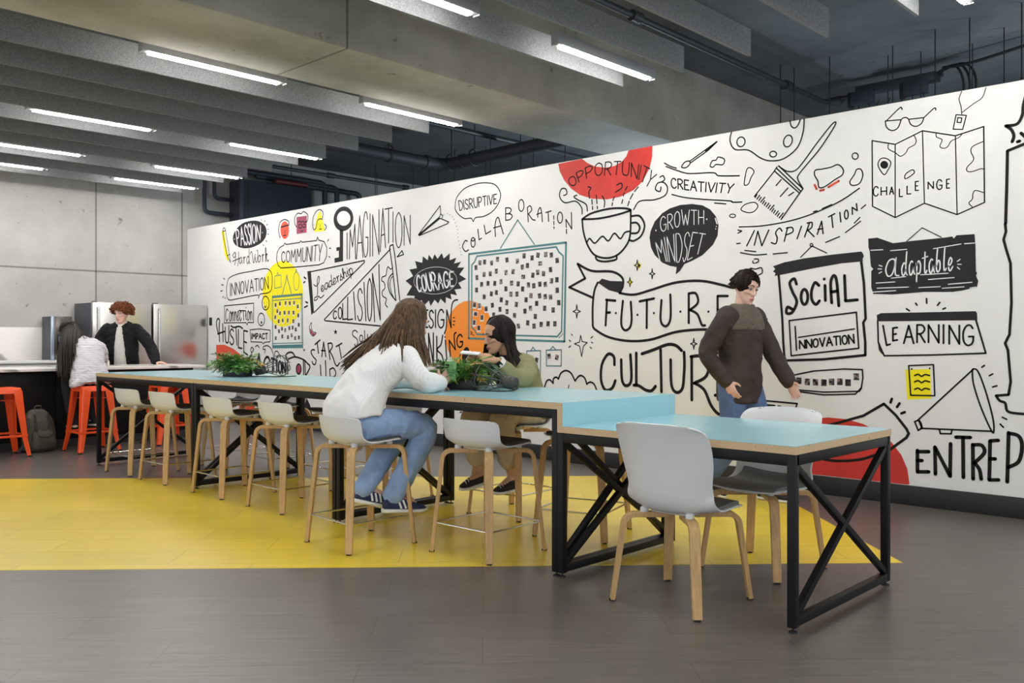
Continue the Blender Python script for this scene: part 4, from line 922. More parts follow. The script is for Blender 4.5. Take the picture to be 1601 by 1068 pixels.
with Paint('painted_lettering', 'chalk', 1.8, 3, 'the word Adaptable in white script') as p: p.cl(700, 178, 678, 190, 664, 232, 674, 264, 694, 258, 708, 222, 710, 188).cv(716, 172, 712, 225, 714, 258, 730, 262).word('daptable', (744, 150, 1002, 122), (744, 262, 1002, 236), .28).rays(1026, 190, 1040, 180, 1028, 205, 1045, 205, 1026, 220, 1038, 230, 630, 210, 645, 215, 625, 228, 642, 229, 630, 250, 643, 243, w=1.5)
with Paint('painted_banner', 'charcoal', layer=1) as p: p.fill(618, 462, 640, 452, 900, 447, 1118, 442, 1126, 452, 1127, 488, 630, 494, 620, 485).fill(622, 590, 632, 600, 655, 668, 640, 655, 628, 638)
with Paint('painted_banner', w=2.3) as p: p.ln(623, 490, 626, 600, 656, 668, 900, 664, 1170, 655, 1142, 560, 1120, 487)
with Paint('painted_lettering', w=2.6, label='the word LEARNING on a note') as p:
    for a in [('L', 650, 686, 515, 515, 615, 612, 668, 686), ('E', 700, 722, 528, 525, 592, 588), ('A', 755, 805, 515, 515, 605, 605), ('R', 822, 862, 512, 512, 600, 600), ('N', 880, 932, 512, 512, 600, 602), ('I', 956, 956, 512, 512, 605, 605), ('N', 985, 1036, 515, 515, 608, 608), ('G', 1055, 1108, 512, 512, 615, 615)]: p.letter(*a)
with Paint('painted_rays', w=2.3) as p: p.rays(768, 430, 783, 440, 815, 402, 822, 412, 870, 378, 871, 402, 925, 413, 937, 398, 953, 432, 966, 426)
with Paint('painted_tray', w=2.0) as p: p.ln(185, 838, 200, 765, 300, 745, 450, 735, 545, 738, 548, 780, 540, 830, 510, 862, 350, 866, 190, 845, 185, 838).ln(200, 768, 196, 836).ln(187, 838, 350, 852, 530, 848, 541, 830).cl(136, 750, 160, 755, 178, 766, 150, 764)
with Paint('painted_note', 'pyellow', layer=0) as p: p.fill(762, 738, 888, 735, 895, 885, 772, 890)
with Paint('painted_note', w=2.1) as p:
    p.pg(780, 718, 905, 713, 912, 870, 790, 868).dot(795, 735, 886, 732, w=3)
    for y in (768, 800, 838): p.cv(810, y, 828, y - 6, 845, y + 4, 862, y - 5, 885, y)
with Paint('painted_megaphone', w=2.3) as p: p.ln(825, 995, 1108, 735).cl(1108, 735, 1132, 750, 1170, 850, 1205, 980, 1211, 1042, 1200, 1050, 1150, 940, 1110, 820, 1102, 750).ln(840, 1035, 1200, 1050).pg(810, 1002, 830, 993, 846, 1034, 828, 1046).cv(832, 995, 842, 1010, 848, 1034).ln(935, 1040, 940, 1062, 995, 1063, 998, 1044).rays(1150, 726, 1163, 717, 1188, 769, 1205, 760, 1205, 826, 1226, 820, 1254, 979, 1276, 990, 1243, 1014, 1259, 1030)
with Paint('painted_laptop', w=2.4) as p: p.pg(14, 892, 215, 910, 200, 962, 16, 955).rays(55, 918, 100, 922, w=3.5).rays(120, 925, 130, 926, w=3.5).dot(8, 832, 34, 846, w=3.5)
crop(1190, 600, 5.935)
with Paint('painted_disc', 'pred', layer=0) as p: p.disk(620, 930, 757, 617, floor_z=0.145)
with Paint('painted_page', w=3.6) as p: p.ln(560, 400, 720, 362, 950, 297, 1140, 187, 1250, 292, 1350, 420, 1370, 462, 1350, 500, 1195, 612).cv(420, 640, 540, 690, 700, 716, 900, 706, 1030, 672, 1195, 612)
with Paint('painted_rays', w=3.6) as p: p.rays(1214, 140, 1202, 175, 1285, 182, 1262, 216, 1334, 264, 1302, 276)
crop(1180, 540, 3.803)
with Paint('painted_lettering', w=5.0, label='the letters ENTREP cut off by the frame') as p:
    p.ln(968, 625, 968, 752, 1035, 752).ln(968, 632, 1035, 632).ln(968, 685, 995, 685).ln(1075, 765, 1072, 605, 1162, 778, 1165, 585).ln(1197, 546, 1282, 548).ln(1239, 548, 1241, 785).ln(1297, 590, 1299, 795).cv(1297, 592, 1350, 595, 1365, 640, 1305, 700).cv(1310, 700, 1337, 740, 1347, 795)
    p.ln(1448, 565, 1400, 568, 1395, 800, 1450, 800).ln(1398, 675, 1430, 675).ln(1510, 520, 1502, 812).cv(1510, 522, 1570, 540, 1590, 600, 1570, 690, 1508, 725)

# --- instant photos stuck on the wall
random.seed(4)
M['card'] = mat('photo_card', (0.80, 0.79, 0.78), 0.4)
M['print'] = []
for a, b in (((0.012, 0.012, 0.016), (0.14, 0.10, 0.10)), ((0.015, 0.013, 0.018), (0.30, 0.22, 0.2)), ((0.02, 0.02, 0.022), (0.42, 0.38, 0.35))):
    m, N, L, b_ = new_mat('photo_print')
    n = N.new('ShaderNodeTexNoise'); n.inputs['Scale'].default_value = 42; n.inputs['Detail'].default_value = 3
    tc = N.new('ShaderNodeTexCoord'); L.new(tc.outputs['Object'], n.inputs['Vector'])
    oi = N.new('ShaderNodeObjectInfo'); ad = N.new('ShaderNodeVectorMath'); ad.operation = 'ADD'
    L.new(tc.outputs['Object'], ad.inputs[0]); L.new(oi.outputs['Location'], ad.inputs[1]); L.new(ad.outputs[0], n.inputs['Vector'])
    r = N.new('ShaderNodeValToRGB'); r.color_ramp.elements[0].position, r.color_ramp.elements[1].position = 0.48, 0.62
    r.color_ramp.elements[0].color = (*a, 1); r.color_ramp.elements[1].color = (*b, 1)
    L.new(n.outputs['Fac'], r.inputs[0]); L.new(r.outputs[0], b_.inputs['Base Color']); b_.inputs['Roughness'].default_value = 0.3
    M['print'].append(m)
PHOTO = []
for m in M['print']:
    card = MB().box(-0.026, 0.026, -0.002, 0, -0.036, 0.036).mesh('instant_photo'); card.materials.append(M['card'])
    pic = MB().box(-0.0215, 0.0215, -0.0026, -0.0019, -0.020, 0.0315).mesh('picture'); pic.materials.append(m)
    PHOTO.append((card, pic))
def photo(x, y, label, group, tilt=None, k=None):
    c = SK.wall(x, y); card, pic = PHOTO[random.choice((0, 0, 1, 1, 2)) if k is None else k]
    o = bpy.data.objects.new('instant_photo', card); COL.objects.link(o); o.location = (c.x, MURAL_Y - 0.0005, c.y)
    o.rotation_euler = (0, math.radians(random.gauss(0, 5) if tilt is None else tilt), 0)
    q = bpy.data.objects.new('picture', pic); COL.objects.link(q); q.parent = o
    tag(o, label, 'photo', group)
crop(725, 370, 6.282)
BIG = [122, 310, 160, 262, 207, 255, 275, 265, 333, 228, 427, 235, 528, 248, 595, 195, 673, 215, 730, 188, 807, 182, 862, 188, 920, 240, 578, 305, 627, 290, 855, 330, 728, 357, 785, 370, 680, 385, 418, 360, 486, 350, 322, 345, 262, 370, 202, 378, 132, 408, 178, 475, 240, 465, 306, 465, 368, 448, 472, 462, 536, 470, 637, 480, 690, 488, 750, 473, 803, 475, 863, 440, 917, 430, 128, 530, 416, 518, 580, 520, 920, 533, 203, 597, 273, 568, 322, 555, 465, 572, 525, 570, 662, 585, 747, 588, 803, 595, 855, 600, 935, 655, 108, 675, 156, 685, 222, 715, 284, 680, 370, 627, 423, 655, 518, 672, 614, 627, 718, 662, 657, 710, 603, 738, 797, 710, 880, 727, 180, 800, 297, 775, 358, 720, 427, 742, 500, 780, 705, 790, 105, 850, 250, 850, 150, 903, 630, 853, 692, 885, 762, 868, 830, 862, 897, 862, 540, 885]
for i in range(0, len(BIG), 2): photo(BIG[i], BIG[i + 1], 'small upright instant photo stuck inside the large teal painted frame', 'instant photos in the large teal frame')
for x, y, t in ((748, 265, 90), (582, 395, 92), (115, 758, 98)): photo(x, y, 'small instant photo turned sideways inside the large teal painted frame', 'sideways instant photos in the large teal frame', t, 2)
crop(330, 420, 7.12)
SMALL = [720, 410, 768, 395, 832, 390, 878, 390, 925, 385, 967, 425, 740, 478, 768, 500, 820, 495, 868, 495, 920, 495, 972, 525, 716, 545, 755, 590, 800, 580, 855, 580, 918, 590, 978, 630, 720, 655, 758, 702, 792, 675, 826, 690, 874, 668, 910, 662, 945, 684, 722, 780, 795, 760, 858, 768, 900, 748, 938, 778, 980, 772]
for i in range(0, len(SMALL), 2): photo(SMALL[i], SMALL[i + 1], 'tiny instant photo stuck inside the scalloped teal board on the yellow disc', 'instant photos on the scalloped teal board')
crop(1180, 350, 3.2375)
for i, (x, y) in enumerate([(224, 798), (267, 804), (308, 806), (351, 808), (390, 804), (432, 803), (473, 808), (515, 778)]):
    photo(x, y, ['instant photo at the left end of the row in the painted tray', 'second instant photo from the left in the painted tray', 'third instant photo from the left in the painted tray', 'fourth instant photo from the left in the painted tray',
                 'fifth instant photo from the left in the painted tray', 'sixth instant photo from the left in the painted tray', 'seventh instant photo from the left in the painted tray', 'raised instant photo at the right end of the painted tray'][i], 'instant photos in the painted tray', 0, 1 if i % 3 else 0)
crop(830, 510, 9.708)
photo(280, 465, 'left tilted instant photo in the small teal square frame', 'instant photos in the small teal frames', -9, 1)
photo(395, 482, 'right tilted instant photo in the small teal square frame', 'instant photos in the small teal frames', 14, 1)
photo(88, 525, 'instant photo beside the olive sleeve in the narrow teal frame', 'instant photos in the small teal frames', 14, 0)
photo(92, 697, 'lowest instant photo in the narrow teal frame', 'instant photos in the small teal frames', -2, 0)
# ------------------------------------------------------------------ ceiling services behind and above the mural
M['pipe'] = mat('dark_insulated_pipe', (0.035, 0.038, 0.045), 0.6)
M['conduit'] = mat('dark_conduit', (0.05, 0.055, 0.06), 0.5, metal=0.4)
M['rod'] = mat('threaded_rod', (0.03, 0.032, 0.036), 0.5, metal=0.5)
M['navy'] = mat('navy_box', (0.028, 0.035, 0.052), 0.55)
M['redpipe'] = mat('red_pipe', (0.12, 0.02, 0.018), 0.5)
def tubes(name, path, r, m, label, cat, group=None, extra=None, n=12):
    t = thing(name, path[0], label, cat, group=group); o = Vector(path[0])
    MB().tube([Vector(p) - o for p in path], r, n).build('pipe_run', m, t, True)
    for k, (nm, p, q, rr) in enumerate(extra or []): MB().tube([Vector(p) - o, Vector(q) - o], rr, 12).build(nm, M['rod'] if nm == 'hanger_rod' else m, t, True)
    return t
def bend(a, c, b, r=0.15, n=6):
    a, c, b = Vector(a), Vector(c), Vector(b); p, q = c + (a - c).normalized() * r, c + (b - c).normalized() * r
    return [a] + [p.lerp(c, i / n).lerp(c.lerp(q, i / n), i / n) for i in range(n + 1)] + [b]
# large elbow pipe
t = tubes('drain_pipe', bend((-9.68, 4.0, 3.72), (-9.68, 8.72, 3.72), (-6.1, 8.58, 3.72), 0.28), 0.088, M['pipe'], 'thick dark drain pipe turning a corner above the painted wall', 'pipe',
          extra=[('collar', (-9.68, 8.35, 3.72), (-9.68, 8.42, 3.72), 0.102), ('collar', (-9.3, 8.706, 3.72), (-9.22, 8.703, 3.72), 0.102), ('hanger_rod', (-9.68, 7.7, 3.8), (-9.68, 7.7, CEIL_Z), 0.007), ('hanger_rod', (-9.5, 8.71, 3.8), (-9.5, 8.71, CEIL_Z), 0.007), ('hanger_rod', (-9.0, 8.69, 3.8), (-9.0, 8.69, CEIL_Z), 0.007)])
for p, ax in (((-9.68, 7.7, 3.74), 0), ((-9.5, 8.71, 3.74), 1), ((-9.0, 8.69, 3.74), 1)):
    q = [(p[0] + (0.115 * math.cos(a) if ax == 0 else 0), p[1] + (0.115 * math.cos(a) if ax else 0), p[2] + 0.115 * math.sin(a)) for a in [k * PI / 10 for k in range(21)]]
    MB().tube([Vector(x) - Vector(t.location) for x in q], 0.008, 6).build('clevis_hanger', M['rod'], t, True)
tubes('conduit', [(-11.55, 4.5, 3.72), (-11.55, 9.6, 3.72), (-11.55, 9.6, 3.72 - 0.5)], 0.028, M['conduit'], 'thin dark pipe dropping behind the wall above the key drawing', 'pipe',
      extra=[('hanger_rod', (-11.55, 7.0, 3.72), (-11.55, 7.0, CEIL_Z), 0.006), ('coupling', (-11.55, 8.0, 3.72), (-11.55, 8.12, 3.72), 0.042), ('coupling', (-11.55, 9.5, 3.72), (-11.55, 9.6, 3.72), 0.042)])
tubes('conduit', [(-8.5, 5.5, 3.92), (-8.5, 12.8, 3.92)], 0.035, M['conduit'], 'dark straight pipe passing under the concrete beam near the thick drain pipe', 'pipe')
tubes('conduit', bend((-4.55, 3.0, 4.0), (-4.62, 10.25, 4.0), (-3.3, 10.25, 4.08), 0.12), 0.032, M['conduit'], 'grey conduit crossing the ceiling to the cable tray at the right', 'pipe',
      extra=[('coupling', (-4.575, 6.3, 4.0), (-4.577, 6.42, 4.0), 0.05), ('coupling', (-4.61, 9.2, 4.0), (-4.611, 9.34, 4.0), 0.055), ('coupling', (-4.55, 10.25, 4.0), (-4.42, 10.25, 4.0), 0.05), ('hanger_rod', (-4.61, 9.1, 3.2), (-4.61, 9.1, 4.2), 0.006), ('hanger_rod', (-4.55, 9.3, 3.2), (-4.55, 9.3, 4.2), 0.006)])
tubes('conduit', [(-2.95, 3.6, 3.96), (-2.95, 6.55, 4.1), (-2.95, 7.2, 4.12)], 0.012, M['conduit'], 'thin conduit running along the ceiling between the right-hand baffles', 'pipe')
# cable tray with junction boxes
t = thing('cable_tray', (-3.75, 10.2, 3.98), 'dark cable tray carrying navy junction boxes above the glasses drawing', 'cable tray')
MB().box(-0.46, 0.42, -0.08, 0.08, 0.02, 0.11).build('tray', M['conduit'], t, bevel=0.004)
for x in (-0.36, 0.22):
    MB().box(x - 0.12, x + 0.12, -0.16, -0.06, -0.12, 0.03).build('junction_box', M['navy'], t, bevel=0.008)
    MB().box(x - 0.16, x - 0.12, -0.15, -0.07, -0.14, 0.03).build('box_plug', M['rubber'], t, bevel=0.004)
random.seed(2)
for k in range(7):
    x = -0.42 + 0.12 * k; d = random.uniform(-.12, .12)
    MB().tube(catmull([(x, -0.1, -0.1), (x + d * .4, -0.12, -0.25), (x + d, -0.15, -0.45), (x + d * 1.4, -0.1, -0.8)], 5), 0.006, 6).build('wire', M['rubber'], t, True)
for k in range(3):
    MB().tube(catmull([(0.4, -0.05, 0.08), (0.62 + .05 * k, -0.1, 0.12), (0.72 + .06 * k, -0.14, -0.15), (0.6 + .04 * k, -0.1, -0.5 - .05 * k), (0.45, -0.1, -0.8)], 6), 0.013, 8).build('cable', M['rubber'], t, True)
tubes('cable', catmull([(-3.25, 10.1, 4.1), (-2.9, 10.0, 4.07), (-2.0, 9.8, 4.12), (-0.8, 9.6, 4.14)], 6), 0.016, M['rubber'], 'black cable looping away to the right of the cable tray', 'cable')
def rod(x, y, z, label, group):
    t = thing('threaded_rod', (x, y, z), label, 'rod', group=group)
    MB().tube([(0, 0, 0), (0, 0, CEIL_Z - z)], 0.006, 6).build('rod', M['rod'], t, True)
    MB().lathe([(0.012, 0.03), (0.014, 0.035), (0.014, 0.05), (0.012, 0.055)], 6).build('nut', M['rod'], t)
for x, y in [(-4.1, 9.2), (-3.64, 9.6), (-3.48, 9.3), (-3.34, 9.7), (-3.0, 9.1), (-2.87, 9.8), (-2.66, 9.0), (-2.5, 9.5), (-2.36, 9.7), (-2.2, 8.9), (-2.05, 9.4)]:
    rod(x, y, random.uniform(3.0, 3.5), 'thin dark threaded rod hanging from the ceiling right of the beam', 'threaded rods right of the beam')
for x, y in [(-12.9, 10.0), (-12.3, 9.5), (-11.7, 10.2), (-11.3, 9.5), (-10.9, 9.7), (-10.4, 9.6), (-9.9, 9.8), (-9.3, 9.3), (-8.9, 9.8), (-8.6, 9.2), (-8.2, 9.7)]:
    rod(x, y, random.uniform(2.7, 3.2), 'thin dark threaded rod hanging from the ceiling left of the beam', 'threaded rods left of the beam')
# services on the concrete wall behind the mural
t = thing('electrical_cabinet', (BACK_X + 0.004, 7.9, 2.0), 'tall navy services cabinet on the concrete wall behind the mural', 'cabinet')
MB().box(0, 0.42, -0.55, 0.75, 0, 1.75).build('body', M['navy'], t, bevel=0.01)
MB().box(0.4, 0.45, -0.60, -0.54, 0, 1.78).build('edge_trim', mat('cabinet_trim', (0.06, 0.065, 0.10), 0.5), t, bevel=0.004)
MB().box(0.42, 0.432, -0.45, 0.65, 0.1, 1.65).build('door', M['navy'], t, bevel=0.004)
tubes('conduit', bend((BACK_X + 0.12, 6.86, 4.18), (BACK_X + 0.12, 6.86, 3.2), (BACK_X + 0.12, 7.34, 3.2), 0.1), 0.032, M['navy'], 'outer navy pipe bending into the services cabinet', 'pipe')
tubes('conduit', bend((BACK_X + 0.12, 7.03, 4.18), (BACK_X + 0.12, 7.03, 3.44), (BACK_X + 0.12, 7.34, 3.44), 0.1), 0.03, M['navy'], 'inner navy pipe bending into the services cabinet', 'pipe')
for k, (y, m, lab) in enumerate([(9.0, 'navy', 'first vertical navy pipe right of the services cabinet'), (9.25, 'navy', 'second vertical navy pipe right of the services cabinet'), (9.75, 'conduit', 'third vertical dark pipe right of the services cabinet')]):
    tubes('conduit', bend((BACK_X + 0.3, y, 2.0), (BACK_X + 0.3, y, 3.9 - 0.05 * k), (BACK_X + 0.3, y - 1.6, 3.9 - 0.05 * k), 0.12), 0.045, M[m], lab, 'pipe')
tubes('conduit', [(BACK_X + 0.5, 7.9, 3.78), (BACK_X + 0.5, 8.5, 3.78)], 0.04, M['redpipe'], 'short dull red pipe above the services cabinet', 'pipe', extra=[('hanger_rod', (BACK_X + 0.5, 8.2, 3.78), (BACK_X + 0.5, 8.2, CEIL_Z), 0.006)])
# unseen cool point lights added to brighten the zone behind the mural
ld = bpy.data.lights.new('mural_back_fill', 'POINT'); ld.energy = 210; ld.color = (0.72, 0.86, 1.0); ld.shadow_soft_size = 0.25
lo = bpy.data.objects.new('mural_back_fill', ld); COL.objects.link(lo); lo.location = (-7.0, 10.4, 2.3)
ld = ld.copy(); ld.energy = 90; lo = bpy.data.objects.new('mural_back_fill', ld); COL.objects.link(lo); lo.location = (-1.6, 9.6, 2.3)
# ------------------------------------------------------------------ kitchen end
def marble_mat(name):
    m, N, L, b = new_mat(name)
    tc = N.new('ShaderNodeTexCoord'); mp = N.new('ShaderNodeMapping'); mp.inputs['Rotation'].default_value = (0.9, 0.3, 0.2); L.new(tc.outputs['Object'], mp.inputs['Vector'])
    w_ = N.new('ShaderNodeTexWave'); w_.inputs['Scale'].default_value = 0.55; w_.inputs['Distortion'].default_value = 7; w_.inputs['Detail'].default_value = 4; w_.inputs['Detail Scale'].default_value = 1.2
    w_.bands_direction = 'Z'
    L.new(mp.outputs[0], w_.inputs['Vector'])
    r = N.new('ShaderNodeValToRGB'); e = r.color_ramp.elements
    e[0].position = 0; e[0].color = (0.33, 0.31, 0.29, 1); e[1].position = 0.07; e[1].color = (0.80, 0.77, 0.73, 1)
    k = e.new(0.5); k.color = (0.84, 0.81, 0.77, 1)
    L.new(w_.outputs['Fac'], r.inputs[0]); L.new(r.outputs[0], b.inputs['Base Color']); b.inputs['Roughness'].default_value = 0.22
    return m
M['marble'] = marble_mat('veined_marble')
M['blackpanel'] = mat('black_panel', (0.008, 0.007, 0.008), 0.55, spec=0.2)
M['whitecab'] = mat('white_cabinet', (0.75, 0.75, 0.76), 0.4)
t = thing('kitchen_island', (-10.8, 3.0, 0), 'black kitchen island with a pale marble worktop', 'kitchen island')
MB().box(-0.36, 0.38, -3.2, 2.25, 0.09, 0.845).build('cabinet_body', M['blackpanel'], t, bevel=0.003)
MB().box(-0.34, 0.43, -3.2, 2.24, 0.0, 0.09).build('plinth', M['base'], t)
for y in (-2.1, -1.0, 0.1, 1.2): MB().box(0.38, 0.392, y - 0.545, y + 0.545, 0.1, 0.84).build('panel', M['blackpanel'], t, bevel=0.002)
MB().box(-0.45, 0.48, -3.3, 2.36, 0.845, 0.875).build('worktop', M['marble'], t, bevel=0.003)
t = thing('back_counter', (BACK_X, 2.5, 0), 'white wall counter with marble splashback left of the dispenser', 'counter')
MB().box(0.002, 0.56, -2.5, 2.34, 0.1, 0.87).build('cabinet_body', M['whitecab'], t)
MB().box(0.05, 0.50, -2.5, 2.34, 0.0, 0.1).build('plinth', M['base'], t)
MB().box(0.002, 0.62, -2.5, 2.36, 0.87, 0.905).build('worktop', M['whitecab'], t, bevel=0.003)
MB().box(0.002, 0.022, -2.5, 2.36, 0.905, 1.357).build('splashback', M['marble'], t, bevel=0.002)
for k in range(4):
    d = MB().box(0.56, 0.58, -2.1 + 1.1 * k, -1.02 + 1.1 * k, 0.12, 0.86).build('cabinet_door', M['whitecab'], t, bevel=0.002)
t = thing('water_dispenser', (-13.33, 4.625, 0.905), 'dark countertop water dispenser with a black recess beside the fridges', 'dispenser')
MB().box(0, 0.33, -0.135, 0.135, 0, 0.60).build('body', M['steeldark'], t, bevel=0.006)
MB().box(0.33, 0.362, -0.135, -0.10, 0, 0.60).build('edge_strip', mat('bright_edge', (0.45, 0.55, 0.75), 0.25, metal=0.7), t, bevel=0.004)
MB().box(0.33, 0.36, -0.10, 0.135, 0, 0.60).build('front_panel', M['dispblack'], t, bevel=0.004)
MB().box(0.355, 0.364, -0.06, 0.115, 0.13, 0.345).build('recess', M['blackpanel'], t, bevel=0.003)
MB().box(0.362, 0.366, -0.045, 0.02, 0.25, 0.33).build('display', mat('dim_display', (0.10, 0.13, 0.17), 0.2), t)
def fridge(y, label):
    t = thing('refrigerator', (-13.02, y, 0), label, 'refrigerator', group='stainless refrigerators')
    MB().box(-0.33, 0.255, -0.415, 0.415, 0.03, 1.70).build('body', M['steeldark'], t, bevel=0.006)
    MB().box(-0.3, 0.22, -0.39, 0.39, 0.0, 0.05).build('plinth', M['rubber'], t)
    d = MB().box(0.262, 0.32, -0.415, 0.415, 0.72, 1.705).build('door', M['steel'], t, bevel=0.008)
    mb = MB().tube(catmull([(0.322, -0.345, 0.80), (0.365, -0.345, 0.82), (0.37, -0.345, 1.2), (0.365, -0.345, 1.60), (0.322, -0.345, 1.62)], 4), 0.013, 10)
    mb.build('door_handle', M['chrome'], d, True)
    f = MB().box(0.262, 0.32, -0.415, 0.415, 0.07, 0.705).build('freezer_drawer', M['steel'], t, bevel=0.008)
    MB().tube([(0.322, -0.33, 0.63), (0.362, -0.32, 0.63), (0.362, 0.32, 0.63), (0.322, 0.33, 0.63)], 0.012, 10).build('drawer_handle', M['chrome'], f, True)
    MB().box(0.25, 0.30, -0.40, -0.34, 1.702, 1.72).build('hinge_cover', M['steeldark'], t, bevel=0.003)
fridge(5.345, 'stainless refrigerator directly behind the standing young man')
fridge(6.205, 'stainless refrigerator against the end of the painted wall')
t = thing('wall_socket', (-12.62, MURAL_Y, 1.46), 'small black socket on the wall just right of the fridges', 'socket')
MB().box(-0.035, 0.035, -0.012, 0, -0.06, 0.06).build('plate', M['blackpanel'], t, bevel=0.003)
for z in (-0.03, 0.03): MB().box(-0.02, 0.02, -0.014, -0.011, z - 0.018, z + 0.018).build('outlet', M['rubber'], t, bevel=0.002)

# orange sheet-metal stools
def metal_stool(loc, label):
    t = thing('metal_stool', loc, label, 'stool', group='orange metal stools at the island'); T = 0.70
    def sq(h, r, z, n=5):
        out = []
        for cx, cy, a0 in ((h - r, h - r, 0), (-h + r, h - r, 90), (-h + r, -h + r, 180), (h - r, -h + r, 270)):
            for k in range(n + 1):
                a = math.radians(a0 + 90 * k / n); out.append((cx + r * math.cos(a), cy + r * math.sin(a), z))
        return out
    MB().rings([sq(0.02, 0.02, T - 0.004), sq(0.11, 0.04, T - 0.006), sq(0.148, 0.045, T), sq(0.156, 0.045, T - 0.008), sq(0.163, 0.045, T - 0.055), sq(0.155, 0.045, T - 0.054), sq(0.146, 0.04, T - 0.012)], cap=True).build('seat', M['orange'], t, True)
    for sx in (-1, 1):
        for sy in (-1, 1):
            rings = []
            for f in [0, .25, .5, .75, .92, 1]:
                z = (T - 0.03) * (1 - f) + 0.012 * f; c = 0.160 + 0.052 * f + (0.012 * max(0, f - .75) / .25); w_ = 0.088 - 0.046 * f; th = 0.010
                r = 0.02 - 0.006 * f
                pts = [(c - w_, c), (c - r, c), (c - r * .3, c - r * .3), (c, c - r), (c, c - w_), (c - th, c - w_), (c - th, c - r - th * .4), (c - r - th * .4, c - th), (c - w_, c - th)]
                rings.append([(sx * x, sy * y, z) for x, y in (pts if sx * sy > 0 else pts[::-1])])
            lg = MB().rings(rings).build('leg', M['orange'], t, True, angle=45)
            MB().box(sx * 0.19 - 0.016 + sx * .02, sx * 0.19 + 0.016 + sx * .02, sy * .21 - 0.016, sy * .21 + 0.016, 0, 0.016).build('foot_cap', M['rubber'], lg)
    z = 0.215; c = 0.192
    for a, b in (((-c, -c), (c, -c)), ((c, -c), (c, c)), ((c, c), (-c, c)), ((-c, c), (-c, -c))):
        MB().bar((a[0], a[1], z), (b[0], b[1], z), 0.010, 0.022).build('footrest', M['orange'], t, bevel=0.002)
    for a, b in (((-.145, -.145), (.145, .145)), ((-.145, .145), (.145, -.145))): MB().bar((*a, T - 0.13), (*b, T - 0.13), 0.02, 0.006).build('brace', M['orange'], t)
    return t
ms = metal_stool((-10.01, 2.98, 0), 'orange metal stool at the left edge, left of the grey backpack')
dup(ms, (-9.83, 3.81, 0), 0.03, 'orange metal stool under the seated person in the striped shirt')
dup(ms, (-9.93, 4.70, 0), 0.0, 'empty orange metal stool seen between the two leftmost bar stools')

# backpack leaning on the island
M['canvas'] = mat('grey_olive_canvas', (0.085, 0.08, 0.065), 0.9, noise_amt=0.25, noise_scale=18, bump=0.4, bump_scale=40)
M['canvasdk'] = mat('dark_canvas', (0.035, 0.035, 0.033), 0.9)
def pack_ring(z, wx, wy, cx, n=24, e=2.6):
    out = []
    for k in range(n):
        a = 2 * PI * k / n; c, s = math.cos(a), math.sin(a)
        out.append((cx + wx * abs(c) ** (2 / e) * (1 if c > 0 else -1), wy * abs(s) ** (2 / e) * (1 if s > 0 else -1), z))
    return out
t = thing('backpack', (-10.19, 3.40, 0), 'grey-olive backpack standing on the floor against the island', 'backpack', 0.12)
body = MB().rings([pack_ring(0.0, .07, .13, 0), pack_ring(.02, .10, .165, 0), pack_ring(.12, .112, .175, .0), pack_ring(.25, .105, .165, -.005), pack_ring(.35, .09, .14, -.015), pack_ring(.42, .065, .10, -.03), pack_ring(.455, .03, .05, -.04)])
def wrinkle(me, amt, sc, seed=0):
    out = []
    for co, no in [(v.co.copy(), v.normal.copy()) for v in me.vertices]: out += list(co + no * noise.noise(co * sc + Vector((seed, seed, seed))) * amt)
    me.vertices.foreach_set('co', out); me.update()
o = body.build('main_bag', M['canvas'], t, True, mods=[('SUBSURF', dict(levels=2))], angle=180); wrinkle(o.data, 0.012, 9)
o = MB().rings([pack_ring(.03, .03, .10, .10), pack_ring(.05, .045, .125, .105), pack_ring(.14, .05, .125, .105), pack_ring(.21, .035, .11, .10), pack_ring(.235, .012, .08, .09)]).build('front_pocket', M['canvas'], t, True, mods=[('SUBSURF', dict(levels=2))], angle=180); wrinkle(o.data, 0.01, 12, 4)
MB().tube(catmull([(.105, -.10, .20), (.15, -.04, .17), (.155, .04, .165), (.11, .11, .20)], 6), 0.006, 8).build('zip', M['canvasdk'], t, True)
MB().tube(catmull([(-.04, -.03, .445), (-.02, -.02, .48), (-.02, .03, .48), (-.04, .04, .445)], 6), 0.008, 8).build('grab_handle', M['canvas'], t, True)
MB().tube(catmull([(0.03, -.12, .36), (.09, -.165, .25), (.10, -.19, .10), (.08, -.25, .02)], 6), 0.017, 8, flat=.3).build('shoulder_strap', M['canvasdk'], t, True)
for y in (-.07, .07): MB().tube(catmull([(.055, y, .40), (.085, y, .33), (.125, y * 1.1, .22)], 5), 0.010, 8, flat=.3).build('compression_strap', M['canvasdk'], t, True)
# small bottle on the island
t = thing('bottle', (-10.62, 4.285, 0.875), 'small pale bottle on the island beside the striped sleeve', 'bottle')
MB().lathe([(0.026, 0), (0.03, 0.004), (0.03, 0.06), (0.02, 0.075), (0.014, 0.08)], 18).build('body', mat('pale_plastic', (0.7, 0.68, 0.6), 0.3), t, True)
MB().lathe([(0.016, 0.078), (0.016, 0.095), (0.012, 0.098)], 18).build('cap', mat('cream_cap', (0.72, 0.66, 0.55), 0.4), t, True)
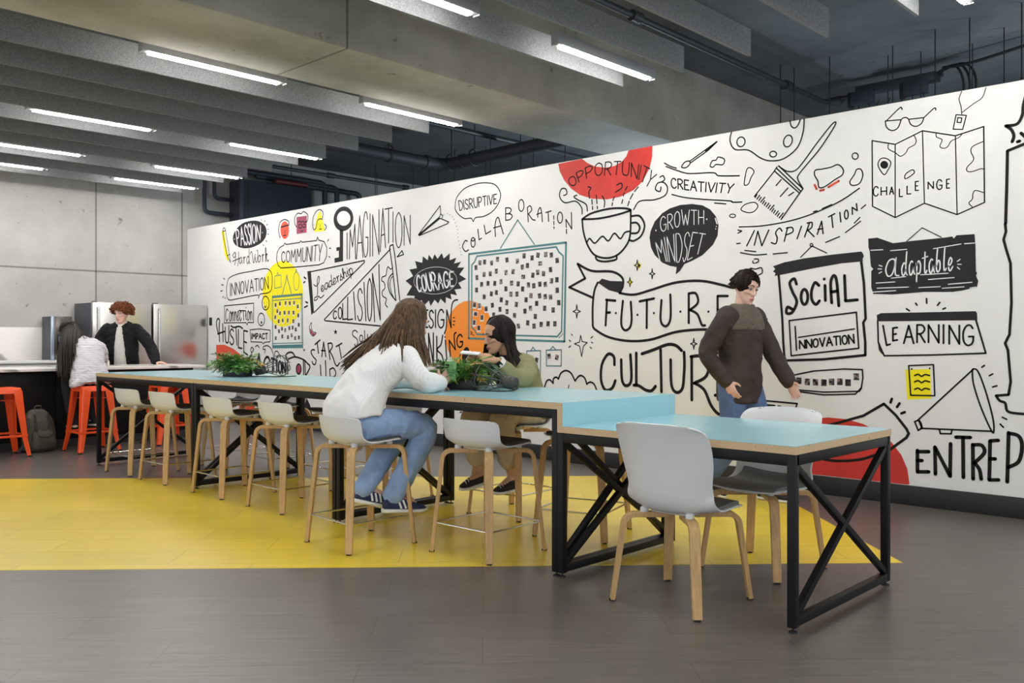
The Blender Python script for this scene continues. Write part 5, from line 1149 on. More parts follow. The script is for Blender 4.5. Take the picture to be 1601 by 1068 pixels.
# ------------------------------------------------------------------ plants and cage lamps on the tables
M['pot'] = mat('black_planter', (0.012, 0.012, 0.013), 0.45)
M['soil'] = mat('soil', (0.04, 0.028, 0.02), 0.95)
M['leaf'] = mat('dark_green_leaf', (0.055, 0.19, 0.03), 0.45, noise_amt=0.4, noise_scale=25)
M['leaf2'] = mat('light_green_leaf', (0.17, 0.34, 0.06), 0.45, noise_amt=0.3, noise_scale=25)
M['leaf3'] = mat('yellowing_leaf', (0.45, 0.28, 0.04), 0.5)
M['cagewire'] = mat('dark_wire', (0.09, 0.088, 0.086), 0.45, metal=0.3)
M['socket'] = mat('bronze_socket', (0.045, 0.042, 0.04), 0.5, noise_amt=0.2, noise_scale=60)
def planter(loc, rz, w_, label, seed, reach):
    random.seed(seed)
    t = thing('potted_fern', loc, label, 'potted plant', rz, 'planters on the tables')
    MB().box(-w_, w_, -0.055, 0.055, 0, 0.062).build('planter_box', M['pot'], t, bevel=0.006)
    MB().box(-w_ + .008, w_ - .008, -0.047, 0.047, 0.05, 0.0655).build('soil', M['soil'], t)
    groups = {'leaf': MB(), 'leaf2': MB(), 'leaf3': MB()}; stems = MB()
    for k in range(95):
        b = Vector((random.uniform(-w_ * .85, w_ * .85), random.uniform(-.04, .04), .062)); az = random.uniform(0, 2 * PI); L_ = random.uniform(.10, .23)
        out = Vector((math.cos(az) * reach[0] + b.x * 6, math.sin(az) * reach[1], 0)); el = random.uniform(.1, .95)
        d = (out.normalized() * math.cos(el) + Vector((0, 0, math.sin(el)))) * L_
        tip = b + d + Vector((0, 0, -L_ * .25 * math.cos(el)))
        tip.z = max(tip.z, 0.02)
        path = catmull([b, b + d * .5 + Vector((0, 0, L_ * .12)), tip], 5)
        stems.tube(path, 0.0016, 5)
        key = 'leaf3' if k % 17 == 0 else ('leaf2' if k % 3 == 0 else 'leaf'); mb = groups[key]
        for i in range(3, len(path)):
            for s in (-1, 1):
                p = path[i]; tt = (path[i] - path[i - 1]).normalized(); side = tt.cross(Vector((0, 0, 1)))
                side = (side if side.length > .1 else Vector((1, 0, 0))).normalized() * s
                l = random.uniform(.035, .068); dr = (side * .8 + tt * .7 + Vector((0, 0, random.uniform(-.35, .35)))).normalized(); nn = dr.cross(tt)
                nn = nn.normalized() if nn.length > .05 else Vector((0, 0, 1)); wd = dr.cross(nn) * .0075
                q = p + dr * l
                q.z = max(q.z, 0.004)
                mid = p + dr * l * .45
                mb.add([p, mid + wd + nn * .002, q, mid - wd + nn * .002, mid - nn * .0015], [(0, 1, 4), (1, 2, 4), (2, 3, 4), (3, 0, 4)])
    stems.build('stems', M['leaf'], t, True)
    for k, mb in groups.items():
        o = mb.build('foliage', M[k], t)
        if k == 'leaf3': o['label'] = 'yellowing leaves'
    return t
planter((-4.135, 3.885, TALL), 0.62, 0.095, 'low black planter of ferny leaves between the two seated women', 5, (.6, .5))
planter((-6.95, 3.90, TALL), 0.35, 0.115, 'low black planter of ferny leaves at the kitchen end of the table', 9, (.5, .5))
def cage_lamp(loc, rz, tilt, label, cord):
    """bulb-shaped wire cage with its socket, lying on its side; +x runs from the socket to the cage's end"""
    t = thing('cage_lamp', loc, label, 'lamp', rz, 'wire cage lamps lying on the tables')
    rot = Matrix.Rotation(tilt, 4, 'Y')
    def P(x, r, a): return rot @ Vector((x, r * math.cos(a), r * math.sin(a)))
    mb = MB(); prof = [(0.0, .036), (.004, .041), (.012, .041), (.014, .039), (.028, .039), (.030, .041), (.045, .041), (.047, .039), (.06, .039), (.062, .041), (.078, .041), (.082, .036)]
    mb.rings([[P(x, r, 2 * PI * k / 24) for k in range(24)] for x, r in prof]).build('socket', M['socket'], t, True, angle=30)
    cage = MB(); pr = [(.08, .038), (.12, .042), (.17, .065), (.22, .088), (.265, .088), (.30, .06), (.315, .012)]
    for k in range(7):
        a = 2 * PI * k / 7 + .2; cage.tube(catmull([P(x, r, a) for x, r in pr], 5), 0.0036, 6)
    for x, r in ((.145, .052), (.245, .0895)): cage.tube([P(x, r, 2 * PI * k / 28) for k in range(29)], 0.0036, 6)
    cage.build('cage', M['cagewire'], t, True)
    MB().tube(catmull(cord, 6), 0.0035, 6).build('cord', M['rubber'], t, True)
cage_lamp((-3.735, 3.955, TALL + 0.045), math.radians(191), math.radians(-9), 'wire cage lamp lying on the table over the nearer planter',
          [(0.0, .0, -.01), (-.02, .02, -.03), (.02, .08, -.04), (.15, .10, -.041), (.28, .07, -.041), (.3, -.02, -.041)])
cage_lamp((-6.86, 4.02, TALL + 0.045), math.radians(30), math.radians(-12), 'wire cage lamp lying beside the farther planter',
          [(0.0, .0, -.01), (-.03, -.02, -.03), (.0, -.09, -.041), (.1, -.1, -.041), (.22, -.12, -.041), (.33, -.04, -.041), (.35, .05, -.041)])
# ------------------------------------------------------------------ people
def V(*a): return Vector(a)
def limb(mb, spec, sub=5, n=14, flat=1.0):
    """tapering limb through (point, radius) pairs with rounded ends"""
    P = catmull([p for p, r in spec], sub) if len(spec) > 2 else [Vector(p) for p, r in spec]
    k = len(spec) - 1; R = []
    for i in range(len(P)):
        t = i / (len(P) - 1) * k; j = min(int(t), k - 1); f = t - j; R.append(spec[j][1] * (1 - f) + spec[j + 1][1] * f)
    mb.tube(P, R, n, flat=flat)
    for p, r in (spec[0], spec[-1]): mb.ball(p, r * 0.98, 12, 8)
def trunk(mb, rings, n=26, sub=4):
    """rings = (centre, half width, half depth, side vector); lofted, front = side x axis"""
    C_ = catmull([r[0] for r in rings], sub); W_ = catmull([(r[1], r[2], 0) for r in rings], sub); S_ = catmull([r[3] for r in rings], sub); out = []
    for i, c in enumerate(C_):
        ax = (C_[min(i + 1, len(C_) - 1)] - C_[max(i - 1, 0)]).normalized(); s = S_[i] - ax * S_[i].dot(ax); s.normalize(); f = ax.cross(s)
        ring = []
        for k in range(n):
            a = 2 * PI * k / n; cx, cy = math.cos(a), math.sin(a)
            ring.append(c + s * W_[i].x * abs(cx) ** .8 * (1 if cx > 0 else -1) + f * W_[i].y * abs(cy) ** .85 * (1 if cy > 0 else -1))
        out.append(ring)
    mb.rings(out)
def hand(mb, wrist, d, nrm, curl=0.35, thumb=1, s=1.0, spread=0.06):
    """d = towards the fingers, nrm = back of the hand, thumb = +1/-1 for the side it leaves from; five separate jointed fingers"""
    w_, d = Vector(wrist), Vector(d).normalized(); nrm = Vector(nrm); nrm = (nrm - d * nrm.dot(d)).normalized(); t = d.cross(nrm) * thumb
    rings = []
    for f, hw, hh in ((-.02, .024, .019), (.0, .026, .019), (.03, .036, .019), (.06, .042, .017), (.085, .041, .014), (.092, .034, .009)):
        rings.append([w_ + d * f * s + t * hw * s * math.cos(2 * PI * k / 14) + nrm * hh * s * math.sin(2 * PI * k / 14) for k in range(14)])
    mb.rings(rings)
    for k, (off, ln_, r) in enumerate(((.030, .070, .0088), (.0105, .079, .009), (-.0095, .073, .0086), (-.028, .057, .0076))):
        p = w_ + (d * .082 + t * off) * s; c = curl * (0.85 + .12 * k); dd = (d + t * spread * (1.5 - k)).normalized(); pts = [(p - dd * .012 * s, r * s)]
        ang = c * .6
        for j, fr in enumerate((.45, .30, .25)):
            v = dd * math.cos(ang) - nrm * math.sin(ang); pts.append((p, r * s * (1 - .07 * j))); p = p + v * ln_ * fr * s; ang += c * 1.15
        pts.append((p, r * s * .78)); limb(mb, pts, 2, 9)
    b = w_ + (d * .018 + t * .024 - nrm * .004) * s; v = (d * .62 + t * .70 - nrm * .30).normalized(); v2 = (d * .85 + t * .30 - nrm * .45).normalized()
    limb(mb, [(b - v * .01 * s, .013 * s), (b + v * .026 * s, .0115 * s), (b + v * .045 * s, .0105 * s), (b + v * .045 * s + v2 * .028 * s, .0085 * s)], 2, 9)
HEAD = [(-.118, .018, .078, .045), (-.108, .034, .090, .03), (-.085, .050, .092, -.01), (-.055, .060, .091, -.055), (-.02, .068, .089, -.085), (.012, .072, .087, -.095), (.04, .0755, .091, -.10), (.068, .073, .084, -.099), (.095, .060, .062, -.085), (.113, .036, .032, -.055), (.120, .010, .0, -.03)]
def frame(f, u): f = Vector(f).normalized(); u = Vector(u); u = (u - f * u.dot(f)).normalized(); return f, u, f.cross(u)
def head(mb, c, f, u, s=1.0):
    f, u, r = frame(f, u); c = Vector(c); rings = []
    for z, w_, fr, bk in HEAD:
        m, h = (fr + bk) / 2, (fr - bk) / 2
        rings.append([c + u * z * s + r * w_ * s * math.sin(2 * PI * k / 24) + f * (m + h * math.cos(2 * PI * k / 24)) * s for k in range(24)])
    mb.rings(rings)
    L = lambda x, y, z: c + (r * x + f * y + u * z) * s
    limb(mb, [(L(0, .088, .018), .007 * s), (L(0, .098, -.008), .009 * s), (L(0, .108, -.028), .0115 * s)], 3, 10)           # nose
    for q in (-1, 1):
        mb.ball(L(q * .012, .098, -.031), .0085 * s, 10, 6)
        limb(mb, [(L(q * .012, .089, .026), .006 * s), (L(q * .034, .086, .031), .007 * s), (L(q * .052, .073, .022), .005 * s)], 3, 8)   # brow ridge
        limb(mb, [(L(q * .028, .079, -.022), .012 * s), (L(q * .050, .062, -.02), .013 * s)], 2, 8)                                   # cheek bone
        limb(mb, [(L(q * .073, -.008, .020), .008 * s), (L(q * .080, -.018, .012), .010 * s), (L(q * .077, -.014, -.012), .009 * s), (L(q * .071, -.005, -.03), .006 * s)], 3, 8)  # ear
    limb(mb, [(L(-.018, .089, -.062), .006 * s), (L(0, .096, -.060), .0075 * s), (L(.018, .089, -.062), .006 * s)], 3, 8)
    limb(mb, [(L(-.015, .089, -.072), .006 * s), (L(0, .094, -.073), .008 * s), (L(.015, .089, -.072), .006 * s)], 3, 8)
    mb.ball(L(0, .085, -.10), .016 * s, 10, 6)
def face_parts(o, c, f, u, s, brow_m, lip_m, down=False):
    """eyes, brows and lips as children of the body"""
    f, u, r = frame(f, u); c = Vector(c); L = lambda x, y, z: c + (r * x + f * y + u * z) * s
    for q in (-1, 1):
        if not down:
            e = MB().ball(L(q * .032, .0755, .006), (.0115 * s, .0115 * s, .0115 * s), 12, 8).build('eye', M['eyewhite'], o, True)
            MB().ball(L(q * .031, .0832, .004), (.0058 * s,) * 3, 10, 6).build('iris', M['iris'], e, True)
        dz = -.004 if down else .004
        lid = MB(); lid.tube([L(q * (.032 + .016 * math.sin(a)), .0895 - .010 * abs(math.sin(a)) ** 2, dz + (-.003 if down else .0075) * math.cos(a)) for a in [-1.4 + 2.8 * k / 8 for k in range(9)]], (.0013 if down else .0020) * s, 6); lid.build('eyelash', brow_m, o, True)
        b = MB(); b.tube(catmull([L(q * .013, .0955, .030), L(q * .035, .0945, .038), L(q * .056, .079, .030)], 4), [.0038 * s, .0042 * s, .0044 * s, .0044 * s, .0042 * s, .004 * s, .0034 * s, .0026 * s, .0015 * s], 8, flat=.6); b.build('eyebrow', brow_m, o, True)
    m = MB(); limb(m, [(L(-.022, .0905, -.066), .003 * s), (L(-.008, .1005, -.062), .0055 * s), (L(.008, .1005, -.062), .0055 * s), (L(.022, .0905, -.066), .003 * s)], 3, 8)
    limb(m, [(L(-.019, .0905, -.069), .003 * s), (L(0, .0995, -.073), .0065 * s), (L(.019, .0905, -.069), .003 * s)], 3, 8); m.build('lips', lip_m, o, True)
def blob(mb, name, m, parent, voxel=.006, smooth=3, wr=0, wsc=9, stretch=(1, 1, 1), seed=0, origin=None):
    if origin is not None: mb.v = [tuple(Vector(p) - origin) for p in mb.v]
    o = mb.build(name, m, parent, True, mods=[('REMESH', dict(mode='VOXEL', voxel_size=voxel)), ('SMOOTH', dict(factor=.5, iterations=smooth))], angle=180)
    if wr:
        st = Vector(stretch); vs = o.data.vertices; out = []
        for co, no in [(v.co.copy(), v.normal.copy()) for v in vs]:
            q = Vector((co.x * st.x, co.y * st.y, co.z * st.z)) * wsc + Vector((seed, 2 * seed, 3 * seed))
            n = noise.noise(q) + .5 * noise.noise(q * 2.3); n = 1 - abs(n) * 2
            out += list(co + no * n * wr)
        vs.foreach_set('co', out); o.data.update()
    return o
def part(mb, name, m, parent, org, smooth=True, **k):
    mb.v = [tuple(Vector(p) - org) for p in mb.v]; return mb.build(name, m, parent, smooth, **k)
def hair_mat(name, a, b):
    m, N, L, p = new_mat(name); tc = N.new('ShaderNodeTexCoord'); mp = N.new('ShaderNodeMapping'); mp.inputs['Scale'].default_value = (60, 60, 5); L.new(tc.outputs['Object'], mp.inputs[0])
    n = N.new('ShaderNodeTexNoise'); n.inputs['Scale'].default_value = 1.5; n.inputs['Detail'].default_value = 5; L.new(mp.outputs[0], n.inputs['Vector'])
    r = N.new('ShaderNodeValToRGB'); r.color_ramp.elements[0].position, r.color_ramp.elements[1].position = .33, .68; r.color_ramp.elements[0].color = (*a, 1); r.color_ramp.elements[1].color = (*b, 1)
    L.new(n.outputs['Fac'], r.inputs[0]); L.new(r.outputs[0], p.inputs['Base Color']); p.inputs['Roughness'].default_value = .42; p.inputs['Specular IOR Level'].default_value = .22 if b[0] > .1 else .12
    bp = N.new('ShaderNodeBump'); bp.inputs['Strength'].default_value = .5; bp.inputs['Distance'].default_value = .004; L.new(n.outputs['Fac'], bp.inputs['Height']); L.new(bp.outputs[0], p.inputs['Normal'])
    return m
def long_hair(parent, org, c, f, u, s, m, guides, n=150, seed=1, part_off=0.0, rad=.0105, tip=.003, back=.013, fr=.5):
    """guides: (azimuth in degrees from the face, mid point, end point), interpolated round the head"""
    random.seed(seed); f, u, r = frame(f, u); c = Vector(c); mb = MB()
    R = Vector((.083, .103, .110)) * s; cc = c + (u * .020 - f * back) * s
    def on(az, th, k=1.0):
        return cc + (r * R.x * math.sin(az) * math.sin(th) + f * R.y * math.cos(az) * math.sin(th) + u * R.z * math.cos(th)) * k
    cap = MB(); cap.rings([[on(2 * PI * k / 26, th) for k in range(26)] for th in [.03] + [PI * j / 14 for j in range(1, 11)]])
    mb.add(cap.v, cap.f)
    g = sorted((math.radians(a), Vector(p), Vector(q)) for a, p, q in guides)
    for i in range(n):
        az = g[0][0] + (g[-1][0] - g[0][0]) * ((i + random.random()) / n)
        j = max(k for k in range(len(g) - 1) if g[k][0] <= az); t = (az - g[j][0]) / (g[j + 1][0] - g[j][0]); mid = g[j][1].lerp(g[j + 1][1], t); end = g[j][2].lerp(g[j + 1][2], t)
        jit = Vector((random.gauss(0, .012), random.gauss(0, .012), random.gauss(0, .022)))
        pts = []; front = max(0, 1 - abs(az) / 1.6)
        pf = .5 + .5 * random.random()
        a0 = math.copysign(abs(az) * .35 + .1, az)
        p0 = cc + f * R.y * (fr * front) + r * part_off * s + u * R.z * 1.02 * (1 - .25 * front ** 2)
        pts.append(p0)
        for th in (.45, .85, 1.25, 1.62): pts.append(on(az * (.82 + .18 * min(1, th)), max(th, .3), 1.03 + .05 * random.random()))
        k = random.random() * .6 + .4; pts += [mid + jit * .5, mid.lerp(end, .55) + jit * .9, mid.lerp(end, .82 + .18 * k) + jit]
        P = catmull(pts, 3); K = len(P) - 1; rr = rad * random.uniform(.7, 1.2)
        mb.tube(P, [rr * (.55 + .45 * min(1, q / K * 3)) * (1 - .75 * max(0, (q / K - .6) / .4)) + tip * .2 for q in range(K + 1)], 6, flat=.55)
    return part(mb, 'hair', m, parent, org, angle=60)
def shoe(parent, org, heel, toe, up, m_up, m_sole, stripes=None, laces=None, w_=.043):
    heel, toe, up = Vector(heel), Vector(toe), Vector(up); d = (toe - heel); L = d.length; d.normalize(); up = (up - d * up.dot(d)).normalized(); r = d.cross(up)
    def ring(x, wd, z0, z1, e=.75):
        return [heel + d * x + r * wd * (abs(math.cos(a)) ** e) * (1 if math.cos(a) > 0 else -1) + up * (z0 + (z1 - z0) * (.5 + .5 * (abs(math.sin(a)) ** e) * (1 if math.sin(a) > 0 else -1))) for a in [2 * PI * k / 18 for k in range(18)]]
    mb = MB(); mb.rings([ring(-.012, w_ * .5, .02, .07), ring(0, w_ * .8, .018, .095), ring(.05, w_ * .85, .018, .100), ring(.10, w_ * .92, .018, .088), ring(.15, w_, .018, .068), ring(L - .05, w_, .018, .052), ring(L - .015, w_ * .75, .018, .042), ring(L, w_ * .35, .018, .032)])
    up_o = part(mb, 'shoe', m_up, parent, org)
    mb = MB(); mb.rings([ring(-.018, w_ * .5, 0, .026), ring(0, w_ * .86, 0, .028), ring(.08, w_ * .9, 0, .026), ring(.16, w_ * 1.06, 0, .026), ring(L - .04, w_ * 1.02, 0, .026), ring(L - .008, w_ * .75, .004, .028), ring(L + .006, w_ * .35, .008, .026)])
    part(mb, 'sole', m_sole, up_o, org)
    if stripes:
        mb = MB()
        for q in (-1, 1):
            for k in range(3):
                x = .085 + .028 * k; mb.bar(heel + d * x + r * q * w_ * .97 + up * .030, heel + d * (x - .02) + r * q * w_ * .80 + up * .078, .011, .008, r)
        part(mb, 'stripes', stripes, up_o, org, False)
    if laces:
        mb = MB()
        for k in range(5):
            x = .09 + .022 * k; h = .094 - .009 * k
            mb.tube([heel + d * x + r * .022 + up * (h - .008), heel + d * (x + .01) + up * (h + .004), heel + d * (x + .018) - r * .022 + up * (h - .012)], .0028, 6)
        part(mb, 'laces', laces, up_o, org)
    return up_o

M['eyewhite'] = mat('eye_white', (.55, .52, .50), .25); M['iris'] = mat('dark_iris', (.02, .012, .008), .2)
SKIN = {k: mat('skin_' + k, c, .48, sss=.12, noise_amt=.05, noise_scale=30) for k, c in dict(fair=(.66, .40, .31), tan=(.55, .30, .185), pale=(.74, .46, .37)).items()}
LIP = {k: mat('lips_' + k, c, .4) for k, c in dict(fair=(.45, .16, .14), tan=(.30, .09, .075), pale=(.55, .20, .18)).items()}
HAIR = dict(brown=hair_mat('brown_hair', (.028, .015, .008), (.15, .085, .042)), black=hair_mat('black_hair', (.006, .005, .005), (.028, .022, .02)), dark=hair_mat('dark_brown_hair', (.007, .005, .004), (.028, .017, .012)), auburn=hair_mat('auburn_hair', (.055, .013, .005), (.26, .075, .022)))
M['knit'] = stripe_mat('white_rib_knit', ((.80, .80, .79), (.86, .86, .85)), 0, 95, .9, .5, .5)
M['jeans'] = mat('light_blue_denim', (.26, .385, .61), .85, noise_amt=.22, noise_scale=7, bump=.15, bump_scale=300)
M['darkjeans'] = mat('blue_denim', (.085, .14, .29), .85, noise_amt=.2, noise_scale=7)
M['olive'] = mat('olive_cotton', (.255, .255, .125), .85, noise_amt=.1, noise_scale=10)
M['khaki'] = mat('beige_cotton', (.50, .42, .29), .85, noise_amt=.08, noise_scale=8)
M['blackcloth'] = mat('black_cloth', (.010, .010, .012), .75, noise_amt=.2, noise_scale=20, spec=.2)
M['blackcotton'] = mat('black_cotton', (.010, .010, .010), .85)
M['cream'] = mat('cream_cotton', (.60, .58, .53), .85)
M['stripeshirt'] = stripe_mat('striped_cotton', ((.72, .70, .73), (.48, .45, .50)), 2, 55, .85, .62)
M['browncloth'] = mat('dark_brown_cloth', (.045, .031, .027), .8, noise_amt=.25, noise_scale=8)
M['taupe'] = mat('taupe_cloth', (.12, .10, .075), .8, noise_amt=.2, noise_scale=8)
M['navyshoe'] = mat('navy_suede', (.018, .026, .085), .8); M['whiterub'] = mat('white_rubber', (.74, .73, .70), .5); M['blackshoe'] = mat('black_canvas', (.014, .014, .016), .8)

# --- woman in the white sweater, back to the camera, leaning on the table
O = V(-4.27, 3.19, 0)
w1 = thing('person', O, 'person in white sweater and jeans seated on a bar stool, back turned, holding green phone', 'person')
hc, hf, hu = V(-4.175, 3.50, 1.305), V(.25, .9, -.42), V(-.05, .42, .9)
sideP, sideS = V(1, -.05, 0), V(1, -.02, .06)
b = MB(); head(b, hc, hf, hu, .98)
limb(b, [(V(-4.185, 3.39, 1.12), .058), (V(-4.18, 3.44, 1.19), .052), (V(-4.175, 3.475, 1.26), .054)])
trunk(b, [(V(-4.27, 3.14, .64), .13, .09, sideP), (V(-4.27, 3.14, .72), .15, .10, sideP), (V(-4.25, 3.20, .86), .115, .085, sideP), (V(-4.215, 3.30, 1.00), .135, .09, sideS), (V(-4.19, 3.375, 1.10), .15, .07, sideS), (V(-4.185, 3.405, 1.145), .07, .05, sideS)])
aR = [(V(-4.05, 3.385, 1.085), .05), (V(-4.02, 3.40, 1.01), .043), (V(-4.00, 3.46, .925), .038), (V(-4.04, 3.56, .922), .034), (V(-4.075, 3.645, .925), .026)]
aL = [(V(-4.34, 3.385, 1.085), .05), (V(-4.38, 3.43, 1.00), .043), (V(-4.41, 3.50, .925), .038), (V(-4.34, 3.60, .920), .034), (V(-4.25, 3.68, .915), .026)]
limb(b, aR); limb(b, aL)
hand(b, V(-4.08, 3.655, .927), V(-.15, .8, .55), V(.95, .1, .2), .75, -1, .93); hand(b, V(-4.245, 3.685, .912), V(.7, .7, -.05), V(0, .1, 1), .3, 1, .93)
lR = [(V(-4.19, 3.17, .685), .085), (V(-4.15, 3.36, .69), .078), (V(-4.09, 3.53, .655), .056), (V(-4.10, 3.43, .46), .05), (V(-4.12, 3.315, .28), .036)]
lL = [(V(-4.35, 3.17, .685), .085), (V(-4.34, 3.36, .69), .078), (V(-4.31, 3.50, .645), .056), (V(-4.29, 3.36, .47), .05), (V(-4.275, 3.215, .315), .036)]
limb(b, lR); limb(b, lL); limb(b, [(V(-4.12, 3.315, .28), .034), (V(-4.09, 3.42, .235), .028)]); limb(b, [(V(-4.275, 3.215, .315), .034), (V(-4.25, 3.32, .265), .028)])
body = blob(b, 'body', SKIN['fair'], w1, .0055, 2, origin=O)
face_parts(body, hc - O, hf, hu, .98, HAIR['brown'], LIP['fair'])
b = MB()
trunk(b, [(V(-4.27, 3.135, .755), .192, .146, sideP), (V(-4.268, 3.14, .80), .190, .142, sideP), (V(-4.245, 3.215, .93), .165, .122, sideS), (V(-4.215, 3.305, 1.03), .172, .118, sideS), (V(-4.195, 3.365, 1.11), .165, .09, sideS), (V(-4.185, 3.405, 1.155), .085, .066, sideS), (V(-4.183, 3.425, 1.175), .066, .058, sideS)])
limb(b, [(V(-4.07, 3.375, 1.085), .072), (V(-4.02, 3.395, 1.00), .068), (V(-3.995, 3.45, .945), .062), (V(-4.03, 3.54, .936), .056), (V(-4.06, 3.615, .930), .048), (V(-4.07, 3.638, .928), .042)])
limb(b, [(V(-4.32, 3.375, 1.085), .072), (V(-4.38, 3.42, 1.00), .066), (V(-4.415, 3.50, .945), .06), (V(-4.35, 3.59, .935), .053), (V(-4.28, 3.655, .925), .044)])
sw = blob(b, 'sweater', M['knit'], w1, .007, 3, .007, 7, (1, 1, .7), 3, O)
b = MB()
trunk(b, [(V(-4.27, 3.16, .632), .165, .115, sideP), (V(-4.27, 3.145, .70), .178, .125, sideP), (V(-4.27, 3.14, .78), .150, .110, sideP), (V(-4.265, 3.15, .84), .13, .095, sideP)])
limb(b, [(p, r) for p, r in zip([x[0] for x in lR], (.092, .092, .076, .068, .060))]); limb(b, [(p, r) for p, r in zip([x[0] for x in lL], (.092, .092, .076, .068, .060))])
j = blob(b, 'jeans', M['jeans'], w1, .007, 2, .006, 11, (1, 1, .6), 8, O)
shoe(w1, O, V(-4.135, 3.265, .182), V(-4.05, 3.50, .168), V(.05, .1, 1), M['navyshoe'], M['whiterub'], M['whiterub'], M['whiterub'])
shoe(w1, O, V(-4.285, 3.165, .235), V(-4.225, 3.395, .172), V(.05, .28, 1), M['navyshoe'], M['whiterub'], M['whiterub'], M['whiterub'])
hk = V(0, 0, 0)
long_hair(w1, O, hc, hf, hu, 1.0, HAIR['brown'],
          [(-200, V(-4.23, 3.30, 1.20), V(-4.24, 3.19, .99)), (-178, V(-4.25, 3.28, 1.19), V(-4.30, 3.17, .98)), (-150, V(-4.30, 3.29, 1.18), V(-4.39, 3.16, 1.01)), (-120, V(-4.32, 3.32, 1.19), V(-4.45, 3.18, 1.02)), (-85, V(-4.31, 3.40, 1.18), V(-4.46, 3.24, 1.03)), (-60, V(-4.29, 3.46, 1.17), V(-4.42, 3.34, 1.04))], 150, 3)
long_hair(w1, O, hc, hf, hu, .995, HAIR['brown'],
          [(60, V(-4.075, 3.50, 1.20), V(-4.00, 3.49, 1.03)), (95, V(-4.07, 3.44, 1.19), V(-4.01, 3.41, 1.03)), (125, V(-4.10, 3.35, 1.20), V(-4.04, 3.30, 1.06)), (150, V(-4.15, 3.31, 1.20), V(-4.13, 3.24, 1.05)), (175, V(-4.20, 3.30, 1.20), V(-4.20, 3.20, .99))], 100, 5)
# green phone in her hand
t = thing('phone', (-4.085, 3.735, 1.0), 'green phone held up in the hand of the woman in the white sweater', 'phone'); t.rotation_euler = (math.radians(-14), 0, math.radians(38))
M['greencase'] = mat('green_phone_case', (.15, .36, .14), .45)
MB().box(-.036, .036, -.0045, .0045, -.06, .062).build('case', M['greencase'], t, bevel=.004)
MB().box(-.032, .032, .0043, .0052, -.056, .046).build('screen', M['blackpanel'], t)
MB().box(-.03, -.008, -.0062, -.004, .018, .042).build('camera_bump', M['blackpanel'], t, bevel=.002)

# --- woman in the olive jacket on the mural side
O = V(-4.23, 4.47, 0)
w2 = thing('person', O, 'person with long black hair in olive jacket, seated at the mural side, holding white phone', 'person')
hc, hf, hu = V(-4.285, 4.36, 1.222), V(-.34, -.88, -.24), V(-.06, -.22, .97)
sideP, sideS = V(1, 0, 0), V(.98, .16, 0)
b = MB(); head(b, hc, hf, hu, .97)
limb(b, [(V(-4.255, 4.44, 1.04), .055), (V(-4.262, 4.42, 1.10), .049), (V(-4.275, 4.385, 1.17), .05)])
trunk(b, [(V(-4.22, 4.56, .64), .13, .09, -sideP), (V(-4.22, 4.56, .72), .15, .10, -sideP), (V(-4.23, 4.53, .84), .115, .08, -sideP), (V(-4.24, 4.49, .95), .13, .085, -sideS), (V(-4.25, 4.46, 1.02), .14, .06, -sideS), (V(-4.255, 4.44, 1.06), .06, .045, -sideS)])
limb(b, [(V(-4.11, 4.46, 1.00), .045), (V(-4.05, 4.38, .94), .04), (V(-4.05, 4.27, .925), .036), (V(-4.055, 4.19, .99), .032), (V(-4.06, 4.12, 1.055), .025)])
limb(b, [(V(-4.39, 4.42, 1.00), .045), (V(-4.42, 4.33, .94), .04), (V(-4.40, 4.22, .925), .036), (V(-4.30, 4.13, .99), .031), (V(-4.20, 4.06, 1.045), .025)])
hand(b, V(-4.062, 4.115, 1.058), V(-.30, -.90, .22), V(.75, -.15, .62), .55, 1, .92); hand(b, V(-4.195, 4.055, 1.048), V(.20, -.75, .40), V(-.75, -.25, .55), .6, -1, .92)
lN = [(V(-4.14, 4.53, .685), .082), (V(-4.13, 4.38, .69), .075), (V(-4.12, 4.22, .655), .055), (V(-4.12, 4.285, .46), .048), (V(-4.12, 4.335, .27), .034)]
lF = [(V(-4.30, 4.53, .685), .082), (V(-4.30, 4.33, .69), .075), (V(-4.285, 4.12, .66), .055), (V(-4.265, 4.13, .48), .048), (V(-4.25, 4.17, .31), .034)]
limb(b, lN); limb(b, lF); limb(b, [(V(-4.12, 4.335, .27), .032), (V(-4.12, 4.24, .225), .027)]); limb(b, [(V(-4.25, 4.17, .31), .032), (V(-4.25, 4.08, .265), .027)])
body = blob(b, 'body', SKIN['tan'], w2, .005, 2, origin=O)
face_parts(body, hc - O, hf, hu, .97, HAIR['black'], LIP['tan'], True)
b = MB()
trunk(b, [(V(-4.22, 4.565, .66), .175, .135, -sideP), (V(-4.22, 4.56, .74), .172, .132, -sideP), (V(-4.232, 4.53, .86), .155, .118, -sideP), (V(-4.243, 4.495, .96), .165, .112, -sideS), (V(-4.252, 4.465, 1.035), .155, .085, -sideS), (V(-4.258, 4.45, 1.075), .075, .062, -sideS)])
limb(b, [(V(-4.12, 4.47, .995), .072), (V(-4.05, 4.38, .94), .066), (V(-4.045, 4.27, .940), .062), (V(-4.05, 4.20, .985), .054), (V(-4.057, 4.145, 1.03), .044)])
limb(b, [(V(-4.38, 4.43, .995), .072), (V(-4.425, 4.33, .94), .066), (V(-4.40, 4.22, .940), .062), (V(-4.31, 4.14, .985), .053), (V(-4.225, 4.08, 1.03), .043)])
limb(b, [(V(-4.33, 4.52, 1.05), .032), (V(-4.26, 4.575, 1.035), .042), (V(-4.17, 4.55, 1.045), .036), (V(-4.14, 4.48, 1.06), .026)])     # hood lying on the back
blob(b, 'jacket', M['olive'], w2, .006, 2, .008, 10, (1, 1, .7), 5, O)
